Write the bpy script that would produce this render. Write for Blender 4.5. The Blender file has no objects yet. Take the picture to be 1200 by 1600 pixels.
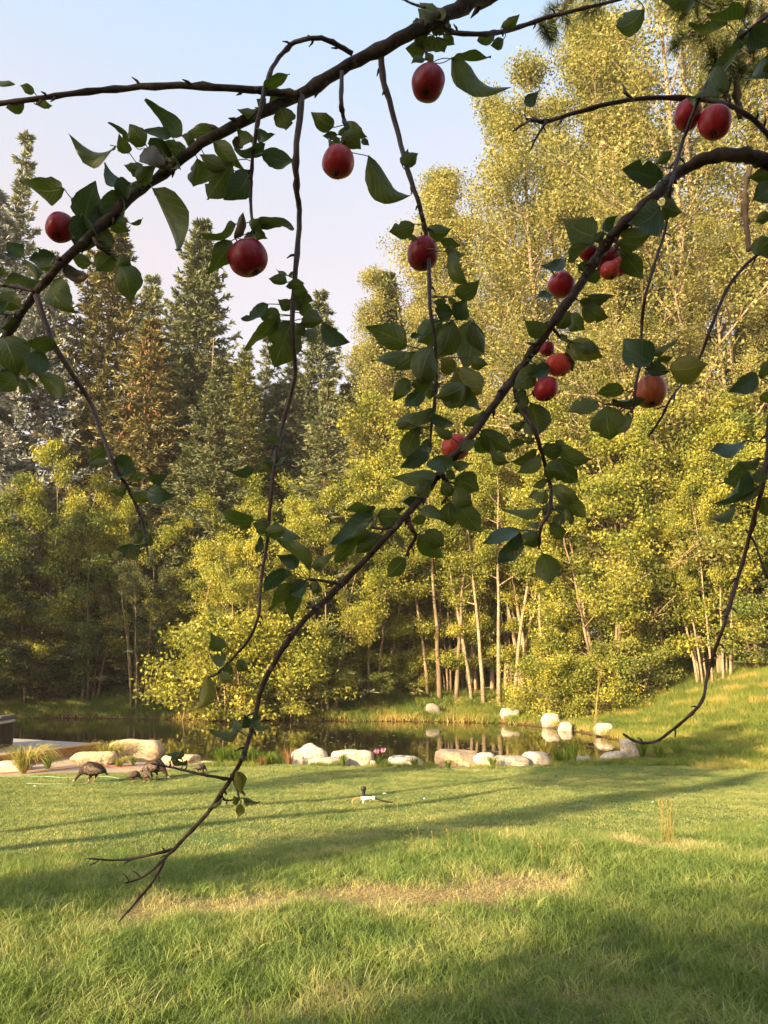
import bpy, bmesh, math, random
import numpy as np
from mathutils import Vector, Matrix

RND = random.Random(7)
NR = np.random.default_rng(7)
SC = bpy.context.scene
COL = SC.collection

# ---------------------------------------------------------------- camera
F = 26.0 / 36.0 * 1600.0
PITCH = math.radians(11.73)
CAMZ = 1.65
cam_d = bpy.data.cameras.new("camera")
cam = bpy.data.objects.new("camera", cam_d)
COL.objects.link(cam)
cam.location = (0, 0, CAMZ)
cam.rotation_euler = (math.pi / 2 + PITCH, 0, 0)
cam_d.sensor_fit = 'VERTICAL'
cam_d.sensor_height = 36
cam_d.sensor_width = 27
cam_d.lens = 26
cam_d.clip_start = 0.05
cam_d.clip_end = 3000
SC.camera = cam

# ---------------------------------------------------------------- light
SUN_EL = math.radians(17)
SUN_AZ_VEC = Vector((-0.72, -0.69, 0)).normalized()      # towards the sun
sun_d = bpy.data.lights.new("sun", 'SUN')
sun_d.energy = 5.0
sun_d.angle = math.radians(0.6)
sun_d.color = (1.0, 0.74, 0.42)
sun = bpy.data.objects.new("sun", sun_d)
COL.objects.link(sun)
to_sun = Vector((SUN_AZ_VEC.x * math.cos(SUN_EL), SUN_AZ_VEC.y * math.cos(SUN_EL), math.sin(SUN_EL)))
sun.rotation_euler = to_sun.to_track_quat('Z', 'Y').to_euler()
sun.location = to_sun * 60

SKY_VEIL = 2.32
world = bpy.data.worlds.new("World")
SC.world = world
world.use_nodes = True
nt = world.node_tree
nt.nodes.clear()
sky = nt.nodes.new('ShaderNodeTexSky')
sky.sky_type = 'NISHITA'
sky.sun_disc = False
sky.sun_elevation = SUN_EL
sky.sun_rotation = math.atan2(SUN_AZ_VEC.x, SUN_AZ_VEC.y)
sky.air_density = 1.0
sky.dust_density = 4.0
sky.ozone_density = 1.6
# smoke in the air: the blue pales into a pink-grey veil towards the horizon, the same all the way round
geo = nt.nodes.new('ShaderNodeNewGeometry')
sep = nt.nodes.new('ShaderNodeSeparateXYZ')
nt.links.new(geo.outputs['Incoming'], sep.inputs[0])
neg = nt.nodes.new('ShaderNodeMath'); neg.operation = 'MULTIPLY'; neg.inputs[1].default_value = -1.0
nt.links.new(sep.outputs['Z'], neg.inputs[0])
veil = nt.nodes.new('ShaderNodeValToRGB')
els = veil.color_ramp.elements
while len(els) < 4: els.new(0.5)
for e_, (p_, c_) in zip(els, ((0.30, (1.12, 0.82, 0.62)), (0.50, (1.10, 0.85, 0.66)), (0.60, (0.98, 0.90, 0.84)), (0.72, (0.74, 0.93, 1.08)))):
    e_.position = p_; e_.color = (*c_, 1)
nt.links.new(neg.outputs[0], veil.inputs[0])
vs = nt.nodes.new('ShaderNodeVectorMath'); vs.operation = 'SCALE'; vs.inputs['Scale'].default_value = SKY_VEIL
nt.links.new(veil.outputs[0], vs.inputs[0])
mix = nt.nodes.new('ShaderNodeMix')
mix.data_type = 'RGBA'
mix.inputs['Factor'].default_value = 0.55
nt.links.new(sky.outputs[0], mix.inputs['A'])
nt.links.new(vs.outputs[0], mix.inputs['B'])
bg = nt.nodes.new('ShaderNodeBackground')
bg.inputs['Strength'].default_value = 0.14
nt.links.new(mix.outputs['Result'], bg.inputs['Color'])
out = nt.nodes.new('ShaderNodeOutputWorld')
nt.links.new(bg.outputs[0], out.inputs['Surface'])

SC.view_settings.view_transform = 'Standard'
SC.view_settings.look = 'None'
SC.view_settings.gamma = 1
SC.view_settings.use_curve_mapping = False
SC.view_settings.exposure = 1.80
SC.render.engine = 'CYCLES'
SC.cycles.max_bounces = 6
SC.cycles.diffuse_bounces = 3
SC.cycles.glossy_bounces = 3
SC.cycles.transmission_bounces = 3
SC.cycles.transparent_max_bounces = 6
SC.cycles.volume_bounces = 0
SC.cycles.use_denoising = True
SC.cycles.caustics_reflective = False
SC.cycles.caustics_refractive = False

# ---------------------------------------------------------------- projection helpers
CP, SP = math.cos(PITCH), math.sin(PITCH)
def P(px, py, d):
    a = (px - 600.0) / F; b = (800.0 - py) / F
    return Vector((a * d, d * (CP - b * SP), CAMZ + d * (SP + b * CP)))
def angle_at(py):                              # elevation of a picture row
    return math.atan((800.0 - py) / F) + PITCH
def in_view(p, m=0.0):
    y = p[1] * CP + (p[2] - CAMZ) * SP
    z = -p[1] * SP + (p[2] - CAMZ) * CP
    if y <= 0.05: return False
    return abs(p[0] / y) < 600 / F + m and abs(z / y) < 800 / F + m

# ---------------------------------------------------------------- object helpers
def tag(o, label=None, cat=None, group=None, kind=None):
    if label: o["label"] = label
    if cat: o["category"] = cat
    if group: o["group"] = group
    if kind: o["kind"] = kind
    return o
def empty(name, loc=(0, 0, 0), rz=0.0):
    o = bpy.data.objects.new(name, None)
    o.empty_display_size = 0.2
    COL.objects.link(o); o.location = loc; o.rotation_euler = (0, 0, rz)
    return o
def link(name, me, parent=None, mat=None):
    o = bpy.data.objects.new(name, me)
    COL.objects.link(o)
    if parent is not None: o.parent = parent
    if mat is not None and not me.materials: me.materials.append(mat)
    return o
def slot_mat(o, mat):
    if not o.data.materials: o.data.materials.append(mat)
    o.material_slots[0].link = 'OBJECT'
    o.material_slots[0].material = mat
def npmesh(name, V, Fq, smooth=False, tone=None, uv=None, nper=4):
    V = np.asarray(V, dtype=np.float32).reshape(-1, 3)
    Fq = np.asarray(Fq, dtype=np.int32).reshape(-1, nper)
    me = bpy.data.meshes.new(name)
    me.vertices.add(len(V)); me.vertices.foreach_set("co", V.ravel())
    me.loops.add(Fq.size); me.loops.foreach_set("vertex_index", Fq.ravel())
    me.polygons.add(len(Fq))
    me.polygons.foreach_set("loop_start", np.arange(0, Fq.size, nper, dtype=np.int32))
    me.polygons.foreach_set("loop_total", np.full(len(Fq), nper, dtype=np.int32))
    me.update(calc_edges=True)
    if smooth: me.polygons.foreach_set("use_smooth", np.ones(len(Fq), dtype=bool))
    if tone is not None:
        a = me.attributes.new("tone", 'FLOAT', 'FACE'); a.data.foreach_set("value", np.asarray(tone, dtype=np.float32))
    if uv is not None:
        l = me.uv_layers.new(name="uv"); l.data.foreach_set("uv", np.asarray(uv, dtype=np.float32)[Fq.ravel()].ravel())
    return me

class MB:                                     # collects tubes, boxes and sheets for one mesh
    def __init__(self): self.v = []; self.f = []
    def tube(self, pts, rad, n=8, jitter=0.0, cap=True, rnd=RND):
        pts = [Vector(p) for p in pts]; b = len(self.v); m = len(pts)
        t0 = (pts[1] - pts[0]).normalized()
        ref = Vector((0, 0, 1)) if abs(t0.z) < 0.9 else Vector((1, 0, 0))
        u = t0.cross(ref).normalized()
        for i, p in enumerate(pts):
            t = (pts[min(i + 1, m - 1)] - pts[max(i - 1, 0)])
            t = t.normalized() if t.length > 1e-9 else t0
            u = (u - t * u.dot(t)); u = u.normalized() if u.length > 1e-6 else t.orthogonal().normalized()
            w = t.cross(u)
            for k in range(n):
                a = 2 * math.pi * k / n
                r = rad[i] * (1 + (rnd.uniform(-jitter, jitter) if jitter else 0))
                self.v.append(tuple(p + (u * math.cos(a) + w * math.sin(a)) * r))
        for i in range(m - 1):
            for k in range(n):
                k2 = (k + 1) % n
                self.f.append((b + i * n + k, b + i * n + k2, b + (i + 1) * n + k2, b + (i + 1) * n + k))
        if cap:
            self.f.append(tuple(b + k for k in range(n))[::-1])
            self.f.append(tuple(b + (m - 1) * n + k for k in range(n)))
    def box(self, c, s, rz=0.0, M=None):
        b = len(self.v)
        R = M if M is not None else Matrix.Rotation(rz, 3, 'Z')
        for dx in (-.5, .5):
            for dy in (-.5, .5):
                for dz in (-.5, .5):
                    self.v.append(tuple(Vector(c) + R @ Vector((dx * s[0], dy * s[1], dz * s[2]))))
        for q in ((0, 1, 3, 2), (4, 6, 7, 5), (0, 4, 5, 1), (2, 3, 7, 6), (0, 2, 6, 4), (1, 5, 7, 3)):
            self.f.append(tuple(b + i for i in q))
    def build(self, name, mat=None, parent=None, smooth=True, bevel=0.0):
        me = bpy.data.meshes.new(name)
        me.from_pydata(self.v, [], self.f)
        if smooth: me.polygons.foreach_set("use_smooth", [True] * len(me.polygons))
        me.update()
        if bevel:
            bm = bmesh.new(); bm.from_mesh(me)
            bmesh.ops.bevel(bm, geom=bm.edges[:], offset=bevel, segments=2, affect='EDGES')
            bm.to_mesh(me); bm.free()
        return link(name, me, parent, mat)

def catmull(pts, sub=6):
    pts = [Vector(p) for p in pts]
    if len(pts) < 3: 
        return [pts[0].lerp(pts[-1], i / sub) for i in range(sub + 1)]
    P_ = [pts[0] * 2 - pts[1]] + pts + [pts[-1] * 2 - pts[-2]]
    out = []
    for i in range(1, len(P_) - 2):
        a, b, c, d = P_[i - 1], P_[i], P_[i + 1], P_[i + 2]
        for k in range(sub):
            t = k / sub
            out.append(0.5 * ((2 * b) + (c - a) * t + (2 * a - 5 * b + 4 * c - d) * t * t + (3 * b - a - 3 * c + d) * t ** 3))
    out.append(pts[-1].copy())
    return out

# ---------------------------------------------------------------- materials
def newmat(name):
    m = bpy.data.materials.new(name); m.use_nodes = True
    n = m.node_tree; n.nodes.clear()
    o = n.nodes.new('ShaderNodeOutputMaterial')
    return m, n, o
def N(n, t, **k):
    x = n.nodes.new(t)
    for a, b in k.items(): setattr(x, a, b)
    return x
def ramp(n, src, stops, interp='LINEAR'):
    r = N(n, 'ShaderNodeValToRGB'); r.color_ramp.interpolation = interp
    els = r.color_ramp.elements
    while len(els) < len(stops): els.new(0.5)
    for e, (p, c) in zip(els, stops):
        e.position = p; e.color = (c[0], c[1], c[2], 1)
    n.links.new(src, r.inputs[0]); return r.outputs[0]
def noise(n, scale, detail=4, coord='Object', rough=0.55, vec=None, dist=0.0):
    x = N(n, 'ShaderNodeTexNoise'); x.inputs['Scale'].default_value = scale
    x.inputs['Detail'].default_value = detail; x.inputs['Roughness'].default_value = rough
    x.inputs['Distortion'].default_value = dist
    if vec is None:
        tc = N(n, 'ShaderNodeTexCoord'); vec = tc.outputs[coord]
    n.links.new(vec, x.inputs['Vector']); return x.outputs['Fac']
def mixc(n, f, a, b, blend='MIX'):
    x = N(n, 'ShaderNodeMix'); x.data_type = 'RGBA'; x.blend_type = blend
    for inp, v in (('Factor', f), ('A', a), ('B', b)):
        s = x.inputs[inp]
        if isinstance(v, (int, float)): s.default_value = v
        elif isinstance(v, tuple): s.default_value = (v[0], v[1], v[2], 1)
        else: n.links.new(v, s)
    return x.outputs['Result']
def maths(n, op, a, b=0.0, clamp=False):
    x = N(n, 'ShaderNodeMath'); x.operation = op; x.use_clamp = clamp
    for i, v in enumerate((a, b)):
        if isinstance(v, (int, float)): x.inputs[i].default_value = v
        else: n.links.new(v, x.inputs[i])
    return x.outputs[0]
def principled(n, o, color, rough=0.7, spec=0.3, bump=None, bump_d=0.01, bump_s=0.5, metallic=0.0):
    p = N(n, 'ShaderNodeBsdfPrincipled')
    if isinstance(color, tuple): p.inputs['Base Color'].default_value = (*color, 1)
    else: n.links.new(color, p.inputs['Base Color'])
    if isinstance(rough, (int, float)): p.inputs['Roughness'].default_value = rough
    else: n.links.new(rough, p.inputs['Roughness'])
    p.inputs['Specular IOR Level'].default_value = spec
    p.inputs['Metallic'].default_value = metallic
    if bump is not None:
        b = N(n, 'ShaderNodeBump'); b.inputs['Distance'].default_value = bump_d; b.inputs['Strength'].default_value = bump_s
        n.links.new(bump, b.inputs['Height']); n.links.new(b.outputs[0], p.inputs['Normal'])
    n.links.new(p.outputs[0], o.inputs['Surface'])
    return p
def simple(name, c1, c2, scale=8, rough=0.7, spec=0.3, bump_d=0.005, detail=5):
    m, n, o = newmat(name)
    f = noise(n, scale, detail)
    col = ramp(n, f, ((0.3, c1), (0.7, c2)))
    principled(n, o, col, rough, spec, bump=noise(n, scale * 4, 4), bump_d=bump_d)
    return m

def foliage_mat(name, c1, c2, c3, trans=0.35, rough=0.6, patch=0.6, gloss=0.04, src='GEOMETRY'):
    """leaf colours vary leaf by leaf (attribute tone) and in broad patches"""
    m, n, o = newmat(name)
    a = N(n, 'ShaderNodeAttribute'); a.attribute_type = src; a.attribute_name = "tone"
    oi = N(n, 'ShaderNodeObjectInfo')
    g = N(n, 'ShaderNodeNewGeometry')
    nz = noise(n, patch, 2, vec=g.outputs['Position'])
    nz = maths(n, 'ADD', maths(n, 'MULTIPLY', maths(n, 'SUBTRACT', nz, 0.5), 2.2), 0.5)
    t = maths(n, 'ADD', maths(n, 'MULTIPLY', a.outputs['Fac'], 0.6), maths(n, 'MULTIPLY', nz, 0.40))
    t = maths(n, 'ADD', t, maths(n, 'MULTIPLY', maths(n, 'SUBTRACT', oi.outputs['Random'], 0.5), 0.12 if src == 'GEOMETRY' else 0.0))
    col = ramp(n, t, ((0.15, c1), (0.5, c2), (0.85, c3)))
    d = N(n, 'ShaderNodeBsdfDiffuse'); n.links.new(col, d.inputs[0])
    tr = N(n, 'ShaderNodeBsdfTranslucent'); n.links.new(mixc(n, 1.0, col, (1.0, 1.0, 0.55), 'MULTIPLY'), tr.inputs[0])
    mx = N(n, 'ShaderNodeMixShader'); mx.inputs[0].default_value = trans
    n.links.new(d.outputs[0], mx.inputs[1]); n.links.new(tr.outputs[0], mx.inputs[2])
    gl = N(n, 'ShaderNodeBsdfGlossy'); gl.inputs['Roughness'].default_value = rough
    gl.inputs['Color'].default_value = (0.5, 0.5, 0.45, 1)
    m2 = N(n, 'ShaderNodeMixShader'); m2.inputs[0].default_value = gloss
    n.links.new(mx.outputs[0], m2.inputs[1]); n.links.new(gl.outputs[0], m2.inputs[2])
    n.links.new(m2.outputs[0], o.inputs['Surface'])
    return m
def bark_mat(name, c1, c2, scale=6, spots=None):
    m, n, o = newmat(name)
    tc = N(n, 'ShaderNodeTexCoord')
    mp = N(n, 'ShaderNodeMapping'); mp.inputs['Scale'].default_value = (1, 1, 0.25) if spots is None else (1, 1, 2.0)
    n.links.new(tc.outputs['Object'], mp.inputs[0])
    f = noise(n, scale, 6, vec=mp.outputs[0])
    col = ramp(n, f, ((0.35, c1), (0.65, c2)))
    if spots:
        f2 = noise(n, scale * 2.5, 3, vec=mp.outputs[0])
        col = mixc(n, ramp(n, f2, ((0.56, (0, 0, 0)), (0.64, (1, 1, 1)))), col, spots)
    principled(n, o, col, 0.85, 0.2, bump=f, bump_d=0.01)
    return m

M = {}
M['cottonwood'] = foliage_mat('cottonwood_leaf', (0.10, 0.12, 0.032), (0.29, 0.285, 0.085), (0.56, 0.50, 0.18), 0.5)
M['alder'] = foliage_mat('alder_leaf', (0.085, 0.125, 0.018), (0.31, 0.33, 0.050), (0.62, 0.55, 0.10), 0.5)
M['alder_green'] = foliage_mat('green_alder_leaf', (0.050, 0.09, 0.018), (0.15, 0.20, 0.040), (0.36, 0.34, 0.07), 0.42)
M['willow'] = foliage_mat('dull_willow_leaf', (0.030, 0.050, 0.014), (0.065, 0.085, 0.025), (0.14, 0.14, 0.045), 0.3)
M['spruce'] = foliage_mat('spruce_needles', (0.040, 0.062, 0.028), (0.11, 0.14, 0.062), (0.25, 0.25, 0.12), 0.12, gloss=0.05)
M['spruce_olive'] = foliage_mat('olive_spruce_needles', (0.055, 0.062, 0.022), (0.15, 0.14, 0.05), (0.33, 0.28, 0.11), 0.12, gloss=0.05)
M['spruce_blue'] = foliage_mat('blue_spruce_needles', (0.085, 0.11, 0.12), (0.24, 0.27, 0.275), (0.50, 0.46, 0.39), 0.10, gloss=0.05)  # light put into colour: dark blue stop for shade, tan for sunlit tips
M['spruce_pale'] = foliage_mat('pale_spruce_needles', (0.085, 0.12, 0.06), (0.18, 0.21, 0.11), (0.32, 0.32, 0.17), 0.15, gloss=0.05)  # light green; haze fade of the far spruces is also put into it
M['larch'] = foliage_mat('larch_needles', (0.07, 0.095, 0.014), (0.15, 0.165, 0.028), (0.25, 0.24, 0.055), 0.2, gloss=0.05)
M['cone'] = foliage_mat('spruce_cones', (0.16, 0.075, 0.03), (0.28, 0.14, 0.06), (0.40, 0.22, 0.10), 0.0, gloss=0.03)
M['pine'] = foliage_mat('pine_needles', (0.05, 0.075, 0.03), (0.11, 0.14, 0.055), (0.20, 0.21, 0.09), 0.15)
M['bark'] = bark_mat('grey_brown_bark', (0.05, 0.036, 0.026), (0.16, 0.115, 0.08))
M['bark_pale'] = bark_mat('pale_bark', (0.22, 0.16, 0.10), (0.42, 0.32, 0.21), 5, spots=(0.06, 0.045, 0.03))
M['bark_mid'] = bark_mat('mid_bark', (0.12, 0.085, 0.055), (0.30, 0.22, 0.14), 5)
M['grass_long'] = foliage_mat('long_grass', (0.092, 0.17, 0.036), (0.21, 0.29, 0.064), (0.54, 0.48, 0.22), 0.35, patch=1.4, src='INSTANCER', gloss=0.06)
M['grass_lawn'] = foliage_mat('mown_grass', (0.15, 0.21, 0.060), (0.27, 0.31, 0.100), (0.43, 0.42, 0.16), 0.3, patch=0.8, src='INSTANCER', gloss=0.05)
M['grass_bank'] = foliage_mat('bank_grass', (0.105, 0.165, 0.022), (0.24, 0.29, 0.045), (0.54, 0.41, 0.12), 0.38, patch=0.5, src='INSTANCER', gloss=0.06)
M['orna'] = foliage_mat('striped_ornamental_grass', (0.16, 0.17, 0.03), (0.32, 0.30, 0.07), (0.52, 0.44, 0.16), 0.35, gloss=0.06)
M['orna_red'] = foliage_mat('red_tinged_grass', (0.14, 0.07, 0.03), (0.28, 0.13, 0.06), (0.35, 0.22, 0.10), 0.3)
M['reed'] = foliage_mat('bright_sedge', (0.07, 0.13, 0.012), (0.13, 0.20, 0.02), (0.22, 0.26, 0.04), 0.38)
M['straw'] = foliage_mat('dry_stalk', (0.30, 0.22, 0.07), (0.45, 0.34, 0.12), (0.55, 0.45, 0.2), 0.2)

# ---------------------------------------------------------------- terrain shape
WATER = -1.20
def sstep(a, b, x):
    t = np.clip((x - a) / (b - a), 0, 1); return t * t * (3 - 2 * t)
POND = [(-60, 21.8), (-30, 22.0), (-9.2, 24.4), (-8.2, 22.9), (-5.5, 22.3), (-2, 22.0), (2, 21.9), (5, 22.0), (6.6, 22.7), (7.7, 24.2),
        (8.6, 27), (8.9, 30.5), (8.3, 34.2), (7.3, 36.8), (5.8, 38.6), (3.0, 39.6), (0, 40.0), (-4, 40.4), (-10, 41.2), (-16, 42.2), (-30, 43.5), (-60, 44)]
def pond_sd(x, y):
    """signed distance to the shoreline, negative in the water"""
    x = np.asarray(x, float); y = np.asarray(y, float)
    d = np.full(x.shape, 1e9); ins = np.zeros(x.shape, bool)
    n = len(POND)
    for i in range(n):
        ax, ay = POND[i]; bx, by = POND[(i + 1) % n]
        ex, ey = bx - ax, by - ay
        t = np.clip(((x - ax) * ex + (y - ay) * ey) / (ex * ex + ey * ey), 0, 1)
        d = np.minimum(d, np.hypot(x - ax - t * ex, y - ay - t * ey))
        c = ((ay > y) != (by > y)) & (x < (bx - ax) * (y - ay) / (by - ay + 1e-12) + ax)
        ins ^= c
    return np.where(ins, -d, d)
def ground(x, y):
    x = np.asarray(x, float); y = np.asarray(y, float)
    z = -0.058 * np.clip(y, -30, 18) - 0.006 * np.clip(y - 18, 0, 4)
    z = z + 0.045 * np.sin(x * 0.7 + y * 0.31) * np.sin(y * 0.55 - x * 0.2) * sstep(1.5, 4, y) * (1 - sstep(24, 40, y))
    z = z + 0.03 * np.sin(x * 1.9 + 0.5) * np.sin(y * 1.6 + 1.1) * (1 - sstep(9, 12, y))
    sd = pond_sd(x, y)
    # far bank and the grassy rise on the right
    far = sstep(38, 44, y - 0.02 * x)
    bankz = -0.15 + 0.35 * sstep(41, 50, y) + 0.03 * np.clip(y - 50, 0, 200)
    bankz = np.minimum(bankz, WATER + 0.10 + 0.26 * np.clip(sd, 0, 400))
    zf = z * (1 - far) + bankz * far
    rise = sstep(0.5, 14, np.minimum(sd, 40)) * sstep(5, 12, x - 0.0) * sstep(20.5, 34, y)
    rz = 0.0 + 3.5 * rise * sstep(4, 17, x + 0.25 * (y - 30))
    z = np.maximum(zf, z) + rz
    # the bed of the pond, shores about 0.15 m above the water and steeper
    bed = WATER - 0.9
    shore = sstep(-1.2, 0.55, sd)
    z = np.where(sd < 0.55, bed + (np.maximum(z, WATER + 0.10) - bed) * shore, z)
    return z
def gz(x, y): return float(ground(np.array([x]), np.array([y]))[0])

def patio_mask(x, y):
    # gravel patio left of the lawn
    edge = 18.35 + 0.34 * np.clip(x + 12.5, -30, 30) + 0.15 * np.sin(x * 2.1)
    return (sstep(-0.15, 0.15, y - edge) * (1 - sstep(23.6, 24.1, y)) * (1 - sstep(-5.9, -5.2, x)) )
def straw_mask(x, y):
    x = np.asarray(x, float); y = np.asarray(y, float)
    w = 0.35 * np.sin(x * 2.3) + 0.25 * np.sin(x * 5.1 + y * 3)
    a = np.exp(-(((y - (7.45 + 0.20 * x) + w * 0.5) / 0.42) ** 2)) * sstep(-2.8, -1.9, x) * (1 - sstep(1.5, 2.3, x))
    b = np.exp(-(((x - 3.4) / 0.7) ** 2 + ((y - 9.9) / 0.5) ** 2)) * 0.7
    c = np.exp(-(((x + 0.5) / 1.0) ** 2 + ((y - 10.9) / 0.25) ** 2)) * 0.8
    d = np.exp(-(((x - 0.9) / 0.8) ** 2 + ((y - 4.75) / 0.2) ** 2)) * 0.35
    e = np.exp(-(((x + 0.4) / 0.5) ** 2 + ((y - 4.6) / 0.15) ** 2)) * 0.3
    f = np.exp(-(((x - 11.0) / 2.0) ** 2 + ((y - 21.6) / 0.5) ** 2)) * 0.8
    return np.clip(np.maximum.reduce([a, b, c, d, e, f]), 0, 1)
def long_edge(x):                              # where the mown lawn begins
    return 10.3 + 0.28 * np.asarray(x, float) + 0.35 * np.sin(np.asarray(x, float) * 1.3)

def axis_coords(lo, hi, step, outer):
    c = list(np.arange(lo, hi + 1e-6, step)); s = step
    a = lo
    left = []
    while a > -outer: s *= 1.35; a -= s; left.append(a)
    s = step; a = hi; right = []
    while a < outer: s *= 1.35; a += s; right.append(a)
    return np.array(left[::-1] + c + right)
gx = axis_coords(-22, 22, 0.25, 900); gy = axis_coords(-2, 46, 0.25, 900)
X, Y = np.meshgrid(gx, gy)
Zg = ground(X.ravel(), Y.ravel())
V = np.stack([X.ravel(), Y.ravel(), Zg], 1)
nx, ny = len(gx), len(gy)
idx = np.arange(nx * ny).reshape(ny, nx)
Fq = np.stack([idx[:-1, :-1].ravel(), idx[:-1, 1:].ravel(), idx[1:, 1:].ravel(), idx[1:, :-1].ravel()], 1)
me = npmesh('ground', V, Fq, smooth=True)
xs, ys = V[:, 0], V[:, 1]
for nm, arr in (('patio', patio_mask(xs, ys)), ('straw', straw_mask(xs, ys)),
                ('lawn', sstep(-0.3, 0.5, ys - long_edge(xs)) * (1 - sstep(21.3, 21.9, ys))),
                ('bank', sstep(37.5, 39.5, ys - 0.02 * xs)),
                ('shore', 1 - sstep(0.0, 1.1, pond_sd(xs, ys)))):
    a = me.attributes.new(nm, 'FLOAT', 'POINT'); a.data.foreach_set("value", arr.astype(np.float32))
m, n, o = newmat('ground_soil')
def attr(n, nm):
    a = N(n, 'ShaderNodeAttribute'); a.attribute_name = nm; return a.outputs['Fac']
f1 = noise(n, 1.3, 6); f2 = noise(n, 22, 5); f3 = noise(n, 5, 5)
soil = ramp(n, f3, ((0.35, (0.075, 0.080, 0.025)), (0.65, (0.15, 0.13, 0.055))))
lawn = ramp(n, f2, ((0.3, (0.075, 0.12, 0.035)), (0.7, (0.14, 0.19, 0.055))))
strawc = ramp(n, f2, ((0.3, (0.16, 0.10, 0.05)), (0.7, (0.34, 0.24, 0.12))))
patc = ramp(n, noise(n, 45, 4), ((0.3, (0.26, 0.19, 0.13)), (0.7, (0.50, 0.40, 0.30))))
bankc = ramp(n, f3, ((0.40, (0.040, 0.048, 0.014)), (0.75, (0.12, 0.080, 0.03))))
shorec = ramp(n, f2, ((0.35, (0.045, 0.032, 0.016)), (0.75, (0.15, 0.090, 0.035))))
c = mixc(n, attr(n, 'lawn'), soil, lawn)
c = mixc(n, attr(n, 'bank'), c, bankc)
c = mixc(n, attr(n, 'shore'), c, shorec)
c = mixc(n, attr(n, 'straw'), c, strawc)
c = mixc(n, attr(n, 'patio'), c, patc)
principled(n, o, c, 0.95, 0.1, bump=f2, bump_d=0.02)
tag(link('ground', me, None, m), kind='structure')

# ---------------------------------------------------------------- water
m, n, o = newmat('pond_water')
g = N(n, 'ShaderNodeNewGeometry')
mp = N(n, 'ShaderNodeMapping'); mp.inputs['Scale'].default_value = (1.0, 0.35, 1)
n.links.new(g.outputs['Position'], mp.inputs[0])
w1 = noise(n, 2.2, 3, vec=mp.outputs[0])
p_ = principled(n, o, (0.018, 0.016, 0.007), 0.045, 0.5, bump=w1, bump_d=0.012, bump_s=0.35)
p_.inputs['IOR'].default_value = 1.33
me = bpy.data.meshes.new('water'); me.from_pydata([(-62, 20, WATER), (14, 20, WATER), (14, 46, WATER), (-62, 46, WATER)], [], [(0, 1, 2, 3)])
tag(link('water', me, None, m), kind='structure')

# ---------------------------------------------------------------- grass (stuff, clumps laid out with geometry nodes)
def blade_clump(name, nb, radius, h0, h1, width, seed, lean=0.5, segs=3, flat=False):
    r = np.random.default_rng(seed)
    V = []; Fc = []; T = []
    for i in range(nb):
        a = r.uniform(0, 2 * math.pi); rr = radius * math.sqrt(r.uniform(0, 1))
        bx, by = rr * math.cos(a), rr * math.sin(a)
        h = r.uniform(h0, h1); la = r.uniform(0, 2 * math.pi); ln = r.uniform(0.1, lean) * h * 1.4
        wa = r.uniform(0, math.pi); wx, wy = math.cos(wa) * width * .5, math.sin(wa) * width * .5
        b = len(V)
        for s in range(segs + 1):
            t = s / segs
            cx = bx + math.cos(la) * ln * t * t; cy = by + math.sin(la) * ln * t * t
            cz = h * (t - 0.28 * lean * t * t * t) - 0.01
            k = 1 - t ** 1.6 * 0.92
            V.append((cx - wx * k, cy - wy * k, cz)); V.append((cx + wx * k, cy + wy * k, cz))
        for s in range(segs):
            Fc.append((b + 2 * s, b + 2 * s + 1, b + 2 * s + 3, b + 2 * s + 2)); T.append(r.uniform())
    return npmesh(name, V, Fc, tone=T)

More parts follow.
